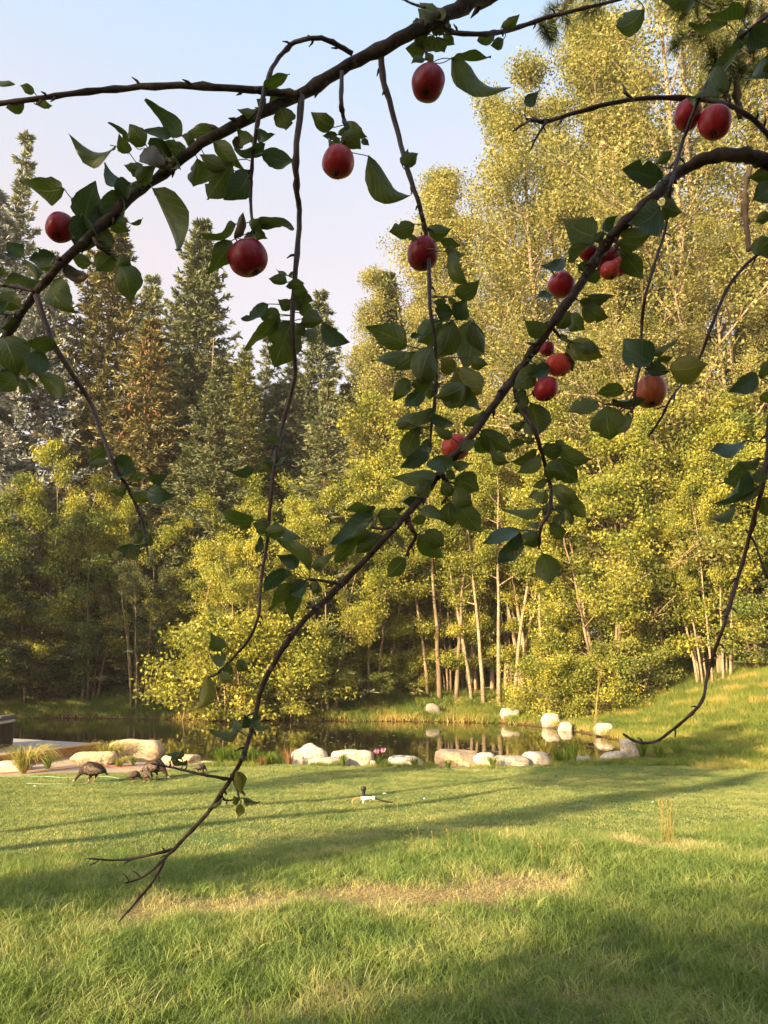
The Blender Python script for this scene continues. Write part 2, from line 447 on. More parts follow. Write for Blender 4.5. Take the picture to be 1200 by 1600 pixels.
def scatter(name, label_kind, pts, rot, scl, tone, variants, mat, tilt=0.12):
    """one object: every point carries an instanced clump"""
    coll = bpy.data.collections.new(name + '_clumps')
    for k, me in enumerate(variants):
        me.materials.append(mat)
        o = bpy.data.objects.new('%s_clump_%d' % (name, k), me)
        coll.objects.link(o)
    me = bpy.data.meshes.new(name)
    me.vertices.add(len(pts)); me.vertices.foreach_set("co", np.asarray(pts, np.float32).ravel())
    nn = len(pts)
    rr = np.zeros((nn, 3), np.float32)
    rr[:, 2] = rot; rr[:, 0] = NR.uniform(-tilt, tilt, nn); rr[:, 1] = NR.uniform(-tilt, tilt, nn)
    a = me.attributes.new('rot', 'FLOAT_VECTOR', 'POINT'); a.data.foreach_set('vector', rr.ravel())
    a = me.attributes.new('scl', 'FLOAT', 'POINT'); a.data.foreach_set('value', np.asarray(scl, np.float32))
    a = me.attributes.new('tone', 'FLOAT', 'POINT'); a.data.foreach_set('value', np.asarray(tone, np.float32))
    a = me.attributes.new('pick', 'INT', 'POINT'); a.data.foreach_set('value', NR.integers(0, len(variants), nn).astype(np.int32))
    ng = bpy.data.node_groups.new(name + '_scatter', 'GeometryNodeTree')
    ng.interface.new_socket('Geometry', in_out='INPUT', socket_type='NodeSocketGeometry')
    ng.interface.new_socket('Geometry', in_out='OUTPUT', socket_type='NodeSocketGeometry')
    gi = ng.nodes.new('NodeGroupInput'); go = ng.nodes.new('NodeGroupOutput')
    ci = ng.nodes.new('GeometryNodeCollectionInfo'); ci.inputs['Collection'].default_value = coll
    ci.inputs['Separate Children'].default_value = True; ci.inputs['Reset Children'].default_value = True
    ip = ng.nodes.new('GeometryNodeInstanceOnPoints'); ip.inputs['Pick Instance'].default_value = True
    def na(nm, dt):
        x = ng.nodes.new('GeometryNodeInputNamedAttribute'); x.data_type = dt; x.inputs['Name'].default_value = nm
        return x.outputs['Attribute']
    ng.links.new(gi.outputs[0], ip.inputs['Points']); ng.links.new(ci.outputs[0], ip.inputs['Instance'])
    ng.links.new(na('pick', 'INT'), ip.inputs['Instance Index'])
    ng.links.new(na('rot', 'FLOAT_VECTOR'), ip.inputs['Rotation'])
    ng.links.new(na('scl', 'FLOAT'), ip.inputs['Scale'])
    ng.links.new(ip.outputs[0], go.inputs[0])
    o = bpy.data.objects.new(name, me); COL.objects.link(o)
    md = o.modifiers.new('scatter', 'NODES'); md.node_group = ng
    me.materials.append(mat)
    tag(o, kind='stuff')
    return o
def field(n, x0, x1, y0, y1, keep):
    x = NR.uniform(x0, x1, n); y = NR.uniform(y0, y1, n)
    k = keep(x, y); x = x[k]; y = y[k]
    return x, y, ground(x, y)
def vn(x, y, s, ph=0.0):
    return 0.5 + 0.25 * (np.sin(x * s + ph) * np.cos(y * s * 1.3 + ph * 2) + np.sin(x * s * 2.3 + y * s * 1.1 + ph) * 1.0)

wedge = lambda x, y, m: np.abs(x) < 0.545 * y + m
# long rough grass near the camera
x, y, z = field(30000, -6, 8.5, 2.6, 13.5, lambda x, y: wedge(x, y, 0.7) & (y < long_edge(x) + 0.2) & (NR.uniform(0, 1, len(x)) > 0.80 * straw_mask(x, y)))
st = straw_mask(x, y); pn = vn(x, y, 1.7); fine = vn(x, y, 4.1, 1.0)
tn = np.clip(0.20 + 0.40 * pn * 0.8 + 0.75 * st + NR.normal(0, 0.13, len(x)) + (0.14 * (fine > 0.68)), 0, 1)
edge = 1 - sstep(-1.2, 0.3, y - long_edge(x))
sc_ = (0.45 + 0.75 * fine + NR.uniform(-0.15, 0.35, len(x))) * (1 - 0.55 * st) * (0.45 + 0.55 * edge)
lg = [blade_clump('rough_grass_clump', 30, 0.13, 0.03, 0.15, 0.0055, 10 + k, lean=0.95, segs=4) for k in range(5)]
scatter('long_grass', '', np.stack([x, y, z], 1), NR.uniform(0, 6.28, len(x)), sc_, tn, lg, M['grass_long'])
# dry flattened straw lying in the worn patches
x, y, z = field(26000, -6, 7.5, 3.2, 13, lambda x, y: wedge(x, y, 0.5) & (NR.uniform(0, 1, len(x)) < 0.06 + straw_mask(x, y)) & (y < long_edge(x)))
sb = [blade_clump('dry_straw_clump', 9, 0.08, 0.012, 0.05, 0.004, 30 + k, lean=4.5, segs=3) for k in range(3)]
scatter('dry_straw', '', np.stack([x, y, z + 0.012], 1), NR.uniform(0, 6.28, len(x)), NR.uniform(0.7, 1.4, len(x)), NR.uniform(0.75, 1.2, len(x)), sb, M['grass_long'])
# mown lawn
x, y, z = field(15000, -14, 14.5, 8, 22.6, lambda x, y: wedge(x, y, 0.8) & (y > long_edge(x) - 0.35) & (y < 21.9 + 0.05 * x) & (patio_mask(x, y) < 0.35) & (pond_sd(x, y) > 0.35))
tn = np.clip(0.45 + 0.5 * (vn(x, y, 0.9) - 0.5) + 0.5 * (vn(x * 0.5, y * 3.0, 1.7) - 0.5) + NR.normal(0, 0.08, len(x)), 0, 1)
lw = [blade_clump('mown_grass_clump', 110, 0.20, 0.018, 0.050, 0.0065, 50 + k, lean=1.1, segs=2) for k in range(3)]
scatter('lawn_grass', '', np.stack([x, y, z], 1), NR.uniform(0, 6.28, len(x)), NR.uniform(0.8, 1.25, len(x)), tn, lw, M['grass_lawn'])
# tall grass of the right bank and the rise
x, y, z = field(30000, 4, 27, 19.5, 46, lambda x, y: wedge(x, y, 2.0) & (pond_sd(x, y) > 0.25) & ((y > 21.3) | (x > 8.5) & (y > 20.6)) & ((x > 5.3) | (y > 30)) & ~((x < 8.4) & (y < 24.2) & (pond_sd(x, y) < 1.6)))
tn = np.clip(0.30 + 0.5 * (vn(x, y, 0.55, 2) - 0.5) + 0.55 * (vn(x, y, 1.9, 1) > 0.72) + NR.normal(0, 0.10, len(x)) + 0.30 * (1 - sstep(0.1, 1.5, pond_sd(x, y))), 0, 1)
bk = [blade_clump('bank_grass_clump', 24, 0.20, 0.12, 0.36, 0.013, 70 + k, lean=0.75, segs=3) for k in range(4)]
scatter('bank_grass', '', np.stack([x, y, z], 1), NR.uniform(0, 6.28, len(x)), NR.uniform(0.6, 1.25, len(x)) * (0.55 + 0.45 * sstep(20, 24, y)), tn, bk, M['grass_bank'])
# weeds of the far bank
x, y, z = field(14000, -27, 8, 37.5, 49, lambda x, y: (pond_sd(x, y) > 0.15) & wedge(x, y, 2))
tn = np.clip(0.28 + 0.8 * (vn(x, y, 0.8, 3) - 0.5) + NR.normal(0, 0.18, len(x)) + 0.45 * (1 - sstep(0.2, 0.8, pond_sd(x, y))), 0, 1)
scatter('far_bank_weeds', '', np.stack([x, y, z], 1), NR.uniform(0, 6.28, len(x)), NR.uniform(0.6, 1.5, len(x)), tn,
        [blade_clump('bank_weed_clump', 18, 0.22, 0.10, 0.42, 0.022, 90 + k, lean=0.9, segs=2) for k in range(3)], M['grass_bank'])
# grass growing between the stones of the near shore
x, y, z = field(2600, -9, 8.5, 21.2, 22.6, lambda x, y: (pond_sd(x, y) > 0.05) & (np.sin(x * 2.7) + np.sin(x * 1.1 + 1) > -0.3) & (x > -5.2))
tn = np.clip(0.35 + NR.normal(0, 0.2, len(x)), 0, 1)
scatter('shore_grass', '', np.stack([x, y, z], 1), NR.uniform(0, 6.28, len(x)), NR.uniform(0.35, 0.8, len(x)), tn,
        [blade_clump('shore_grass_clump', 20, 0.14, 0.10, 0.34, 0.012, 95 + k, lean=0.8, segs=3) for k in range(3)], M['grass_bank'])
# specks of seed and fallen leaf floating on the pond
x = NR.uniform(-9, 8, 420); y = NR.uniform(22.5, 39, 420) 
k = pond_sd(x, y) < -0.3; x = x[k]; y = y[k]
V = []; Fq = []
for a, b in zip(x, y):
    r = NR.uniform(0.015, 0.05); i0 = len(V)
    for q in range(5):
        an = q * 1.2566 + NR.uniform(-.3, .3); V.append((a + r * math.cos(an) * 1.5, b + r * math.sin(an), WATER + 0.006))
    Fq.append(tuple(range(i0, i0 + 5)))
me = bpy.data.meshes.new('floating_leaves'); me.from_pydata(V, [], Fq)
tag(link('floating_leaves', me, None, simple('floating_leaf', (0.30, 0.27, 0.18), (0.55, 0.5, 0.4), 3, 0.6)), kind='stuff')

# ---------------------------------------------------------------- trees
def unit(v): return v / (np.linalg.norm(v, axis=-1, keepdims=True) + 1e-9)
def leaf_quads(C, size, r, hang=0.25, aspect=0.62, outward=None):
    """one pointed leaf face at each centre"""
    n = len(C)
    d = r.normal(0, 1, (n, 3)); d[:, 2] -= hang * 2
    if outward is not None: d += outward * 0.8
    d = unit(d); a = r.normal(0, 1, (n, 3)); s = unit(np.cross(d, a))
    L = (size * r.uniform(0.7, 1.3, n))[:, None]; W = L * aspect
    b = C - d * L * 0.5; t = C + d * L * 0.5
    nrm = np.cross(d, s) * L * 0.10
    V = np.stack([b, C + s * W * 0.5 - d * L * 0.08 + nrm, t, C - s * W * 0.5 - d * L * 0.08 + nrm], 1).reshape(-1, 3)
    return V, np.arange(4 * n).reshape(-1, 4)

def broadleaf_meshes(name, H, R, hb, stems, seed, nbranch=30, sub=3, leaves_per=40, leaf=0.11, sig=0.30, rise=0.7, profile=None,
                     trunk_r=0.12, spread=0.15, along=(0.35, 1.0), clumps=3, base_spread=0.3, twigs=True, hang=0.3, vis_view=False):
    r = random.Random(seed); nr = np.random.default_rng(seed)
    mb = MB(); cl = []; 
    profile = profile or (lambda t: math.sin(math.pi * min(1, max(0.02, t)) ** 0.8) ** 0.6)
    for s in range(stems):
        az = 2 * math.pi * (s + r.uniform(-.3, .3)) / stems if stems > 1 else r.uniform(0, 6.28)
        lean = spread * H * r.uniform(0.5, 1.2) if stems > 1 else spread * 0.3 * H
        bx, by = (base_spread * math.cos(az), base_spread * math.sin(az)) if stems > 1 else (0, 0)
        h = H * r.uniform(0.82, 1.0) if stems > 1 else H
        pts = []; m = 9
        wob = [r.uniform(-.012, .012) * H for _ in range(2 * m + 2)]
        for i in range(m + 1):
            t = i / m
            pts.append(Vector((bx + math.cos(az) * lean * t ** 1.3 + wob[2 * i] * t, by + math.sin(az) * lean * t ** 1.3 + wob[2 * i + 1] * t, h * 0.96 * t - 0.25 * (1 - t))))
        tr = trunk_r * (1 if stems == 1 else r.uniform(0.6, 1.0))
        mb.tube(pts, [tr * (1 - 0.9 * (i / m)) * (1.25 if i == 0 else 1) + 0.008 for i in range(m + 1)], 7)
        nb = nbranch // stems
        for b in range(nb):
            t = hb + (1 - hb) * ((b + r.uniform(0, 1)) / nb)
            tt = (t - hb) / (1 - hb)
            f = t * m; i = min(m - 1, int(f)); p0 = pts[i].lerp(pts[i + 1], f - i)
            az2 = r.uniform(0, 6.28) if stems == 1 else az + r.uniform(-1.9, 1.9)
            L = R * profile(tt) * r.uniform(0.65, 1.1)
            el = rise * (0.5 + 0.8 * tt) + r.uniform(-.2, .2)
            d = Vector((math.cos(az2) * math.cos(el), math.sin(az2) * math.cos(el), math.sin(el)))
            bp = [p0 + d * (L * q / 3) + Vector((0, 0, 0.10 * L * (q / 3) ** 2 * r.uniform(-1, 1))) for q in range(4)]
            rb = max(0.012, tr * (1 - t) * 0.5 + 0.01)
            mb.tube(bp, [rb, rb * .7, rb * .45, rb * .2], 4, cap=False)
            for k in range(clumps):
                q = r.uniform(*along); q3 = q * 3; j = min(2, int(q3)); c = bp[j].lerp(bp[j + 1], q3 - j)
                cl.append(c)
            for k in range(sub):
                q = r.uniform(0.3, 0.95); q3 = q * 3; j = min(2, int(q3)); c = bp[j].lerp(bp[j + 1], q3 - j)
                dd = (d + Vector((r.uniform(-1, 1), r.uniform(-1, 1), r.uniform(-.4, .7)))).normalized()
                l2 = L * r.uniform(0.22, 0.5)
                e = c + dd * l2
                if twigs: mb.tube([c, e], [rb * .4, rb * .15], 3, cap=False)
                cl.append(e); cl.append(c.lerp(e, 0.5))
    C = np.array([tuple(c) for c in cl])
    n = len(C)
    sizes = nr.uniform(0.6, 1.4, n)
    idx = np.repeat(np.arange(n), np.maximum(2, (leaves_per * sizes).astype(int)))
    off = nr.normal(0, 1, (len(idx), 3)); off = unit(off) * (nr.uniform(0.1, 1.0, (len(idx), 1)) ** 0.5) * 1.5
    off *= (sig * (0.6 + 0.6 * sizes[idx]))[:, None]; off[:, 2] *= 0.72
    LC = C[idx] + off
    LC = LC[LC[:, 2] > 0.15]
    V, Fq = leaf_quads(LC, leaf, nr, hang)
    tone = nr.uniform(0, 1, n)[idx][:len(LC)] * 0.72 + nr.uniform(0, 1, len(LC)) * 0.28  # clump-wide tone puts the shading of leaf clumps into their colour
    mt = bpy.data.meshes.new(name + '_trunk'); mt.from_pydata(mb.v, [], mb.f)
    mt.polygons.foreach_set("use_smooth", [True] * len(mt.polygons)); mt.update()
    return mt, npmesh(name + '_crown', V, Fq, tone=tone)

def conifer_meshes(name, H, R, seed, levels=60, per=7, twigs=12, spik=5, hb=0.03, droop=0.35, spike_len=0.16, spike_w=0.03, tlen=0.34,
                   power=0.75, upturn=0.25, gap=0.0, trunk_r=None, top_el=0.6, ragged=0.25):
    r = np.random.default_rng(seed); mb = MB(); tr = trunk_r or H * 0.011
    mb.tube([(0, 0, -0.3), (0.02 * H * r.uniform(-.3, .3), 0, H * 0.5), (0, 0, H)], [tr * 1.2, tr * 0.62, 0.012], 7)
    Cs = []; Ds = []; Ls = []; Tn = []
    for lv in range(levels):
        t = hb + (1 - hb) * (lv + r.uniform(0, 0.8)) / levels
        z = H * t; Lm = R * (1 - t) ** power + 0.10
        nb = per if t < 0.9 else max(3, per - 2)
        a0 = r.uniform(0, 6.28)
        for b in range(nb):
            if r.uniform() < gap: continue
            L = Lm * r.uniform(1 - ragged * 1.6, 1 + ragged * 0.5)
            az = a0 + 2 * math.pi * b / nb + r.uniform(-.3, .3)
            el0 = top_el * t ** 2.0 - droop * (1 - t) + r.uniform(-.12, .12)
            hx, hy = math.cos(az), math.sin(az)
            def pt(s): return np.stack([hx * L * s * math.cos(el0), hy * L * s * math.cos(el0), z + L * (s * math.sin(el0) + upturn * s ** 3 - 0.10 * s * s)], -1)
            s4 = np.array([0, .35, .7, 1.0])
            if L > 0.5: mb.tube([Vector(p) for p in pt(s4)], [0.012 + L * 0.008, 0.009 + L * 0.005, 0.008, 0.004], 3, cap=False)
            n = max(3, int(twigs * (0.35 + 0.65 * L / R)))
            s = r.uniform(0.18 if L > 0.6 else 0.0, 1.02, n)
            base = pt(s)
            fw = unit(pt(np.minimum(s + 0.05, 1.05)) - pt(np.minimum(s + 0.05, 1.05) - 0.05))
            sd = np.cross(fw, np.array([0, 0, 1.0])); sg = np.where(r.uniform(0, 1, n) > 0.5, 1, -1)[:, None]
            tw = unit(fw * 0.8 + sd * sg * r.uniform(0.2, 1.1, (n, 1)) + np.array([0, 0, 1.0]) * r.uniform(-0.45, 0.30, (n, 1)))
            tl = (tlen * (0.45 + 0.8 * (1 - s)) * r.uniform(0.6, 1.3, n) * (0.45 + 0.55 * L / R))
            for k in range(spik):
                q = (k + 0.5) / spik
                c = base + tw * (tl * q)[:, None]
                dd = unit(tw + r.normal(0, 0.42, (n, 3)))
                Cs.append(c); Ds.append(dd); Ls.append(spike_len * r.uniform(0.7, 1.3, n)); Tn.append(np.clip(0.30 + 0.5 * s * r.uniform(.6, 1.2, n), 0, 1) * 0.6 + r.uniform(0, .4, n))
    C = np.concatenate(Cs); D = np.concatenate(Ds); L = np.concatenate(Ls)[:, None]; T = np.concatenate(Tn)
    n = len(C); S = unit(np.cross(D, r.normal(0, 1, (n, 3)))) * spike_w * 0.5 * r.uniform(.7, 1.4, (n, 1))
    V = np.stack([C - S * 0.7, C + S * 0.7, C + D * L * 0.55 + S, C + D * L, C + D * L * 0.55 - S], 1).reshape(-1, 3)
    Fq = np.arange(5 * n).reshape(-1, 5)
    mt = bpy.data.meshes.new(name + '_trunk'); mt.from_pydata(mb.v, [], mb.f)
    mt.polygons.foreach_set("use_smooth", [True] * len(mt.polygons)); mt.update()
    return mt, npmesh(name + '_crown', V, Fq, tone=T, nper=5)

TREE_ID = {}
def plant_tree(kind, meshes, x, y, H, H0, label, cat, group, crown_mat, bark, wide=1.0, rz=None, sink=0.0, z=None):
    t = empty(kind, (x, y, (gz(x, y) if z is None else z) - sink), RND.uniform(0, 6.28) if rz is None else rz)
    s = H / H0; t.scale = (s * wide, s * wide, s)
    a = bpy.data.objects.new('trunk', meshes[0]); COL.objects.link(a); a.parent = t; slot_mat(a, bark)
    b = bpy.data.objects.new('crown', meshes[1]); COL.objects.link(b); b.parent = t; slot_mat(b, crown_mat)
    tag(t, label, cat, group)
    return t
def top(px, py, y, zb=None):
    """world x and height of a tree standing at depth y whose tip shows at (px, py)"""
    H = CAMZ + y * math.tan(angle_at(py))
    d = y * CP + (H - CAMZ) * SP
    x = (px - 600) / F * d
    return x, H - (gz(x, y) if zb is None else zb)

CW = [broadleaf_meshes('cottonwood_a', 30, 5.2, 0.07, 1, 11, nbranch=92, sub=5, leaves_per=62, leaf=0.125, sig=0.44, rise=0.95, trunk_r=0.34, clumps=4, spread=0.06,
                       profile=lambda t: (0.70 + 0.45 * math.sin(math.pi * t ** 0.8)) * (1 - t) ** 0.42 + 0.05),
      broadleaf_meshes('cottonwood_b', 30, 5.6, 0.06, 3, 12, nbranch=96, sub=5, leaves_per=60, leaf=0.125, sig=0.44, rise=0.95, trunk_r=0.30, clumps=4, spread=0.07,
                       profile=lambda t: (0.62 + 0.45 * math.sin(math.pi * t ** 0.8)) * (1 - t) ** 0.42 + 0.05)]
AL = [broadleaf_meshes('alder_a', 10, 2.5, 0.13, 5, 21, nbranch=60, sub=4, leaves_per=72, leaf=0.10, sig=0.25, rise=0.55, trunk_r=0.075, clumps=3, spread=0.17),
      broadleaf_meshes('alder_b', 10, 2.7, 0.11, 6, 22, nbranch=66, sub=4, leaves_per=72, leaf=0.10, sig=0.25, rise=0.5, trunk_r=0.07, clumps=3, spread=0.2),
      broadleaf_meshes('alder_c', 10, 2.3, 0.17, 4, 23, nbranch=60, sub=4, leaves_per=72, leaf=0.10, sig=0.26, rise=0.65, trunk_r=0.08, clumps=3, spread=0.13)]
BI = broadleaf_meshes('birch', 11, 2.6, 0.42, 10, 31, nbranch=70, sub=4, leaves_per=64, leaf=0.10, sig=0.25, rise=0.6, trunk_r=0.12, clumps=3, spread=0.24, base_spread=1.25)
BU = broadleaf_meshes('bush', 3.0, 1.5, 0.03, 8, 33, nbranch=56, sub=3, leaves_per=34, leaf=0.10, sig=0.24, rise=0.4, trunk_r=0.03, clumps=2, spread=0.28)
SP_ = [conifer_meshes('spruce_a', 24, 5.0, 41, levels=68, per=8, twigs=38, spik=5, spike_len=0.26, spike_w=0.065, tlen=0.62, power=0.80, top_el=0.25, droop=0.30, ragged=0.42),
       conifer_meshes('spruce_b', 24, 4.5, 42, levels=60, per=8, twigs=34, spik=5, spike_len=0.26, spike_w=0.060, tlen=0.58, gap=0.14, droop=0.40, ragged=0.5, power=0.80, top_el=0.2),
       conifer_meshes('spruce_c', 24, 3.4, 43, levels=56, per=7, twigs=26, spik=5, spike_len=0.26, spike_w=0.055, tlen=0.5, gap=0.2, ragged=0.55, droop=0.25, power=0.85, top_el=0.2)]
BS = conifer_meshes('blue_spruce', 16, 4.6, 44, levels=34, per=10, twigs=60, spik=8, spike_len=0.13, spike_w=0.050, tlen=0.75, droop=0.10, upturn=0.22, power=0.85, ragged=0.35)
LA = conifer_meshes('larch', 20, 3.4, 45, levels=85, per=7, twigs=17, spik=5, spike_len=0.20, spike_w=0.05, tlen=0.5, droop=-0.15, upturn=0.1)

def con(kind, px, py, y, mesh, H0, mat, label, wide=1.0, cat='spruce', group='conifers behind the pond'):
    x, H = top(px, py, y)
    return plant_tree(kind, mesh, x, y, H, H0, label, cat, group, M[mat], M['bark'], wide * 24 / H if False else wide)
con('spruce_tree', 42, 203, 50, SP_[2], 24, 'spruce_pale', 'tall thin pale spruce with a needle-like spire against the sky at far left', 0.80)
con('spruce_tree', -5, 300, 48, SP_[1], 24, 'spruce_blue', 'tan-lit silvery spruce cut off by the left edge of the photo', 1.15)
con('blue_spruce_tree', 80, 400, 49.5, BS, 16, 'spruce_blue', 'broad blue spruce with silvery layered boughs beside the pond', 0.95, 'blue spruce')
con('spruce_tree', 182, 335, 51, SP_[0], 24, 'spruce_olive', 'dark olive spruce with golden lit boughs right behind the blue spruce', 1.0)
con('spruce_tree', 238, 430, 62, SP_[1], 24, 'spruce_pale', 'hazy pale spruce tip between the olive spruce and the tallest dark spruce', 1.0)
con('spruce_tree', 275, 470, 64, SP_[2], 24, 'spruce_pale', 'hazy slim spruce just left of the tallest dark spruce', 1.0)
CN = con('spruce_tree', 240, 500, 48.6, SP_[1], 24, 'spruce_olive', 'brown-tipped spruce hung with clusters of tan cones', 1.35)
con('spruce_tree', 318, 345, 52, SP_[0], 24, 'spruce', 'tallest dark green spruce rising above the left tree line', 0.95)
con('larch_tree', 385, 545, 50, LA, 20, 'larch', 'yellow-green larch with a dense soft crown right of the tallest dark spruce', 1.0, 'larch')
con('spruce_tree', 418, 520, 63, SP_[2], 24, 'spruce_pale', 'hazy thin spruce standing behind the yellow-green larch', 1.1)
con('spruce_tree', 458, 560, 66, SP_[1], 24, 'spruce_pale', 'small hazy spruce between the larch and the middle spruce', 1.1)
con('spruce_tree', 502, 455, 56, SP_[1], 24, 'spruce', 'grey-green spruce with a bare leaning spire in the middle of the gap', 1.0)
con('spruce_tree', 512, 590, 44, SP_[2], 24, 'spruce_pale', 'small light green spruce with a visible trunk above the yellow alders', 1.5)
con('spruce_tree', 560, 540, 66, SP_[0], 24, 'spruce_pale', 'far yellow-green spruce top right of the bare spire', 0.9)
con('spruce_tree', 606, 425, 50, SP_[0], 24, 'spruce', 'dark spruce half hidden by the left edge of the cottonwoods', 0.9)
con('spruce_tree', 345, 560, 46, SP_[1], 24, 'spruce', 'dull dark spruce standing below the tallest dark spruce', 1.2)
con('spruce_tree', 650, 560, 47, SP_[0], 24, 'spruce_olive', 'olive spruce deep behind the long hanging twig with most leaves', 1.0)
con('spruce_tree', 130, 640, 52, SP_[0], 24, 'spruce', 'shadowed spruce behind the lower boughs of the blue spruce', 1.3)
con('spruce_tree', 1165, 455, 43, SP_[0], 24, 'spruce_olive', 'spruce with flat layered boughs at the right edge below the cottonwoods', 1.25)
con('spruce_tree', 1205, 850, 35, SP_[0], 24, 'spruce', 'young low spruce at the right edge of the grassy rise', 1.8)
# background conifers filling the wood behind; they show only as dark gaps between the alders
FILL = ['behind the leafy wall at the left edge', 'below the blue spruce', 'behind the brown-tipped spruce', 'below the yellow-green larch', 'below the bare leaning spire', 'behind the tall bright alder', 'behind the birch clump', 'behind the bright alder below the stacked apples', 'behind the drooping alder boughs', 'behind the orange-red apple', 'behind the right-hand leafy trees', 'in the haze right of the dead trunk', 'in the haze under the larch tip', 'in the haze left of the bare leaning spire', 'in the haze right of the bare leaning spire', 'in the haze left of the tallest spruce', 'just outside the left edge', 'far outside the left edge', 'outside the right edge', 'far outside the right edge']
for i, (px, py, y) in enumerate([(30, 700, 54), (220, 700, 50), (300, 690, 47), (430, 720, 52), (560, 700, 52), (700, 640, 52), (780, 620, 54), (860, 600, 52), (950, 600, 50), (1040, 560, 50), (1130, 600, 47), (362, 570, 58), (440, 600, 60), (475, 585, 62), (545, 600, 60), (300, 560, 60), (-60, 520, 48), (-150, 420, 50), (1290, 420, 50), (1380, 500, 52)]):
    con('spruce_tree', px, py, y, SP_[i % 2], 24, 'spruce_pale' if y > 55 else 'spruce', 'shadowed spruce filling the gap ' + FILL[i], 1.5, group='shadowed spruces in the wood')  # distant ones take the paler needles, haze put into their colour

def dec(kind, px, py, y, mesh, H0, mat, bark, label, wide=1.0, cat='alder', group='leafy trees across the pond', rz=None):
    x, H = top(px, py, y)
    return plant_tree(kind, mesh, x, y, H, H0, label, cat, group, M[mat], M[bark], wide, rz)
cwg = 'cottonwoods on the right'
for px, py, y, k, lab, w in [(905, 0, 43, 0, 'tall cottonwood whose golden top fills the upper right of the sky', 1.05),
                          (1010, -120, 41, 1, 'tall cottonwood with pale forking trunks behind the two paired apples', 1.05),
                          (1135, -150, 44, 0, 'tall cottonwood at the right edge behind the thick bent limb', 1.05),
                          (830, 95, 47, 1, 'cottonwood forming the upper left shoulder of the golden crown', 1.1),
                          (690, 262, 50, 0, 'shorter cottonwood with the leftmost rounded golden crown', 1.15),
                          (628, 385, 49, 1, 'small cottonwood at the lower left edge of the golden trees', 0.95),
                          (790, 300, 49.5, 1, 'cottonwood in the middle of the golden wall of leaves', 1.1),
                          (960, 330, 39, 0, 'cottonwood behind the bright red apples on the diagonal limb', 1.15),
                          (940, 170, 50, 0, 'cottonwood deep behind the thin curved branch', 1.15),
                          (1100, 330, 40, 1, 'cottonwood standing below the patch of open sky at right', 1.1)]:
    dec('cottonwood_tree', px, py, y, CW[k], 30, 'cottonwood', 'bark_pale', lab, w, 'cottonwood', cwg)
ag = 'alders along the far bank'
for i, (px, py, y, k, mt, lab, w) in enumerate([
    (395, 800, 40.9, 1, 'alder', 'yellow-lit alder leaning over the water left of the middle', 0.85),
    (340, 770, 46.5, 0, 'alder', 'alder in the yellow row right of the brown-tipped spruce', 0.85),
    (450, 735, 46.5, 2, 'alder', 'alder crown behind the lowest leaf knot of the long hanging twig', 1.0),
    (520, 755, 41.6, 0, 'alder', 'alder on the bank with a dark stem reaching the water', 0.9),
    (590, 690, 47, 1, 'alder', 'alder whose crown glows yellow beneath the dark spruce', 1.0),
    (655, 620, 48, 2, 'alder', 'tall bright alder behind the red apple on the diagonal limb', 1.0),
    (720, 640, 47.5, 0, 'alder', 'alder at the foot of the cottonwood row', 1.0),
    (640, 800, 45.6, 1, 'alder', 'low spreading alder left of the pale birch stems', 0.95),
    (860, 590, 43.5, 2, 'alder', 'alder lit bright below the two stacked red apples', 1.05),
    (925, 690, 38.5, 0, 'alder', 'alder with drooping bright boughs above the far white boulders', 1.05),
    (1000, 620, 38.6, 1, 'alder', 'yellow-green alder behind the orange-red apple', 1.05),
    (1075, 620, 37.5, 2, 'alder', 'slim alder at the back of the grassy rise', 1.1),
    (575, 800, 44.6, 1, 'alder', 'low bright alder right of the dark stem at the waterline', 1.0),
    (700, 790, 44.6, 1, 'alder', 'low bright alder filling the gap left of the pale birch stems', 0.95),
    (790, 780, 44.8, 1, 'alder', 'low bright alder right behind the pale birch stems', 0.95),
    (852, 800, 42.6, 2, 'alder', 'low bright alder above the squared white boulder', 1.0),
    (1150, 650, 36, 0, 'alder', 'alder behind the right-hand hanging twig', 1.05),
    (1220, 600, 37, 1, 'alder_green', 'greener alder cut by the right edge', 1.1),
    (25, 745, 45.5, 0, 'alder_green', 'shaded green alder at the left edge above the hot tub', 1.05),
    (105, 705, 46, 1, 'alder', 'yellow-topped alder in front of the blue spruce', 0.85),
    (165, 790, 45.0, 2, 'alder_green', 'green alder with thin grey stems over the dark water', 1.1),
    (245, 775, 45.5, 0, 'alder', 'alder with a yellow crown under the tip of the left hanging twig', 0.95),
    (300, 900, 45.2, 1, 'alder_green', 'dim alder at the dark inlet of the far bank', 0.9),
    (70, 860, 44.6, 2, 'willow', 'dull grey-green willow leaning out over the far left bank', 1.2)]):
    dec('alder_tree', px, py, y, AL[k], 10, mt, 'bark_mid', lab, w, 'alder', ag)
dec('birch_tree', 762, 700, 43.2, BI, 11, 'alder', 'bark_pale', 'clump of pale birch stems fanning out from the far bank', 0.85, 'birch', rz=0.4)
dec('birch_tree', 690, 745, 44.4, BI, 11, 'alder', 'bark_mid', 'clump of leaning stems just left of the pale birch clump', 0.95, 'birch', rz=3.3)
dec('birch_tree', 838, 715, 43.4, BI, 11, 'alder', 'bark_pale', 'clump of stems just right of the pale birch clump', 0.9, 'birch', rz=5.1)
dec('birch_tree', 575, 800, 44.0, BI, 11, 'alder', 'bark_mid', 'low clump of stems right of the dark stem at the waterline', 0.9, 'birch', rz=4.2)
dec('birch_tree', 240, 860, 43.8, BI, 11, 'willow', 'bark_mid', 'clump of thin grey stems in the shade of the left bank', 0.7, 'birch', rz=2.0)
dec('birch_tree', 1090, 760, 36.5, BI, 11, 'alder', 'bark_pale', 'slim pale stems at the top of the grassy rise', 0.7, 'birch', rz=1.1)
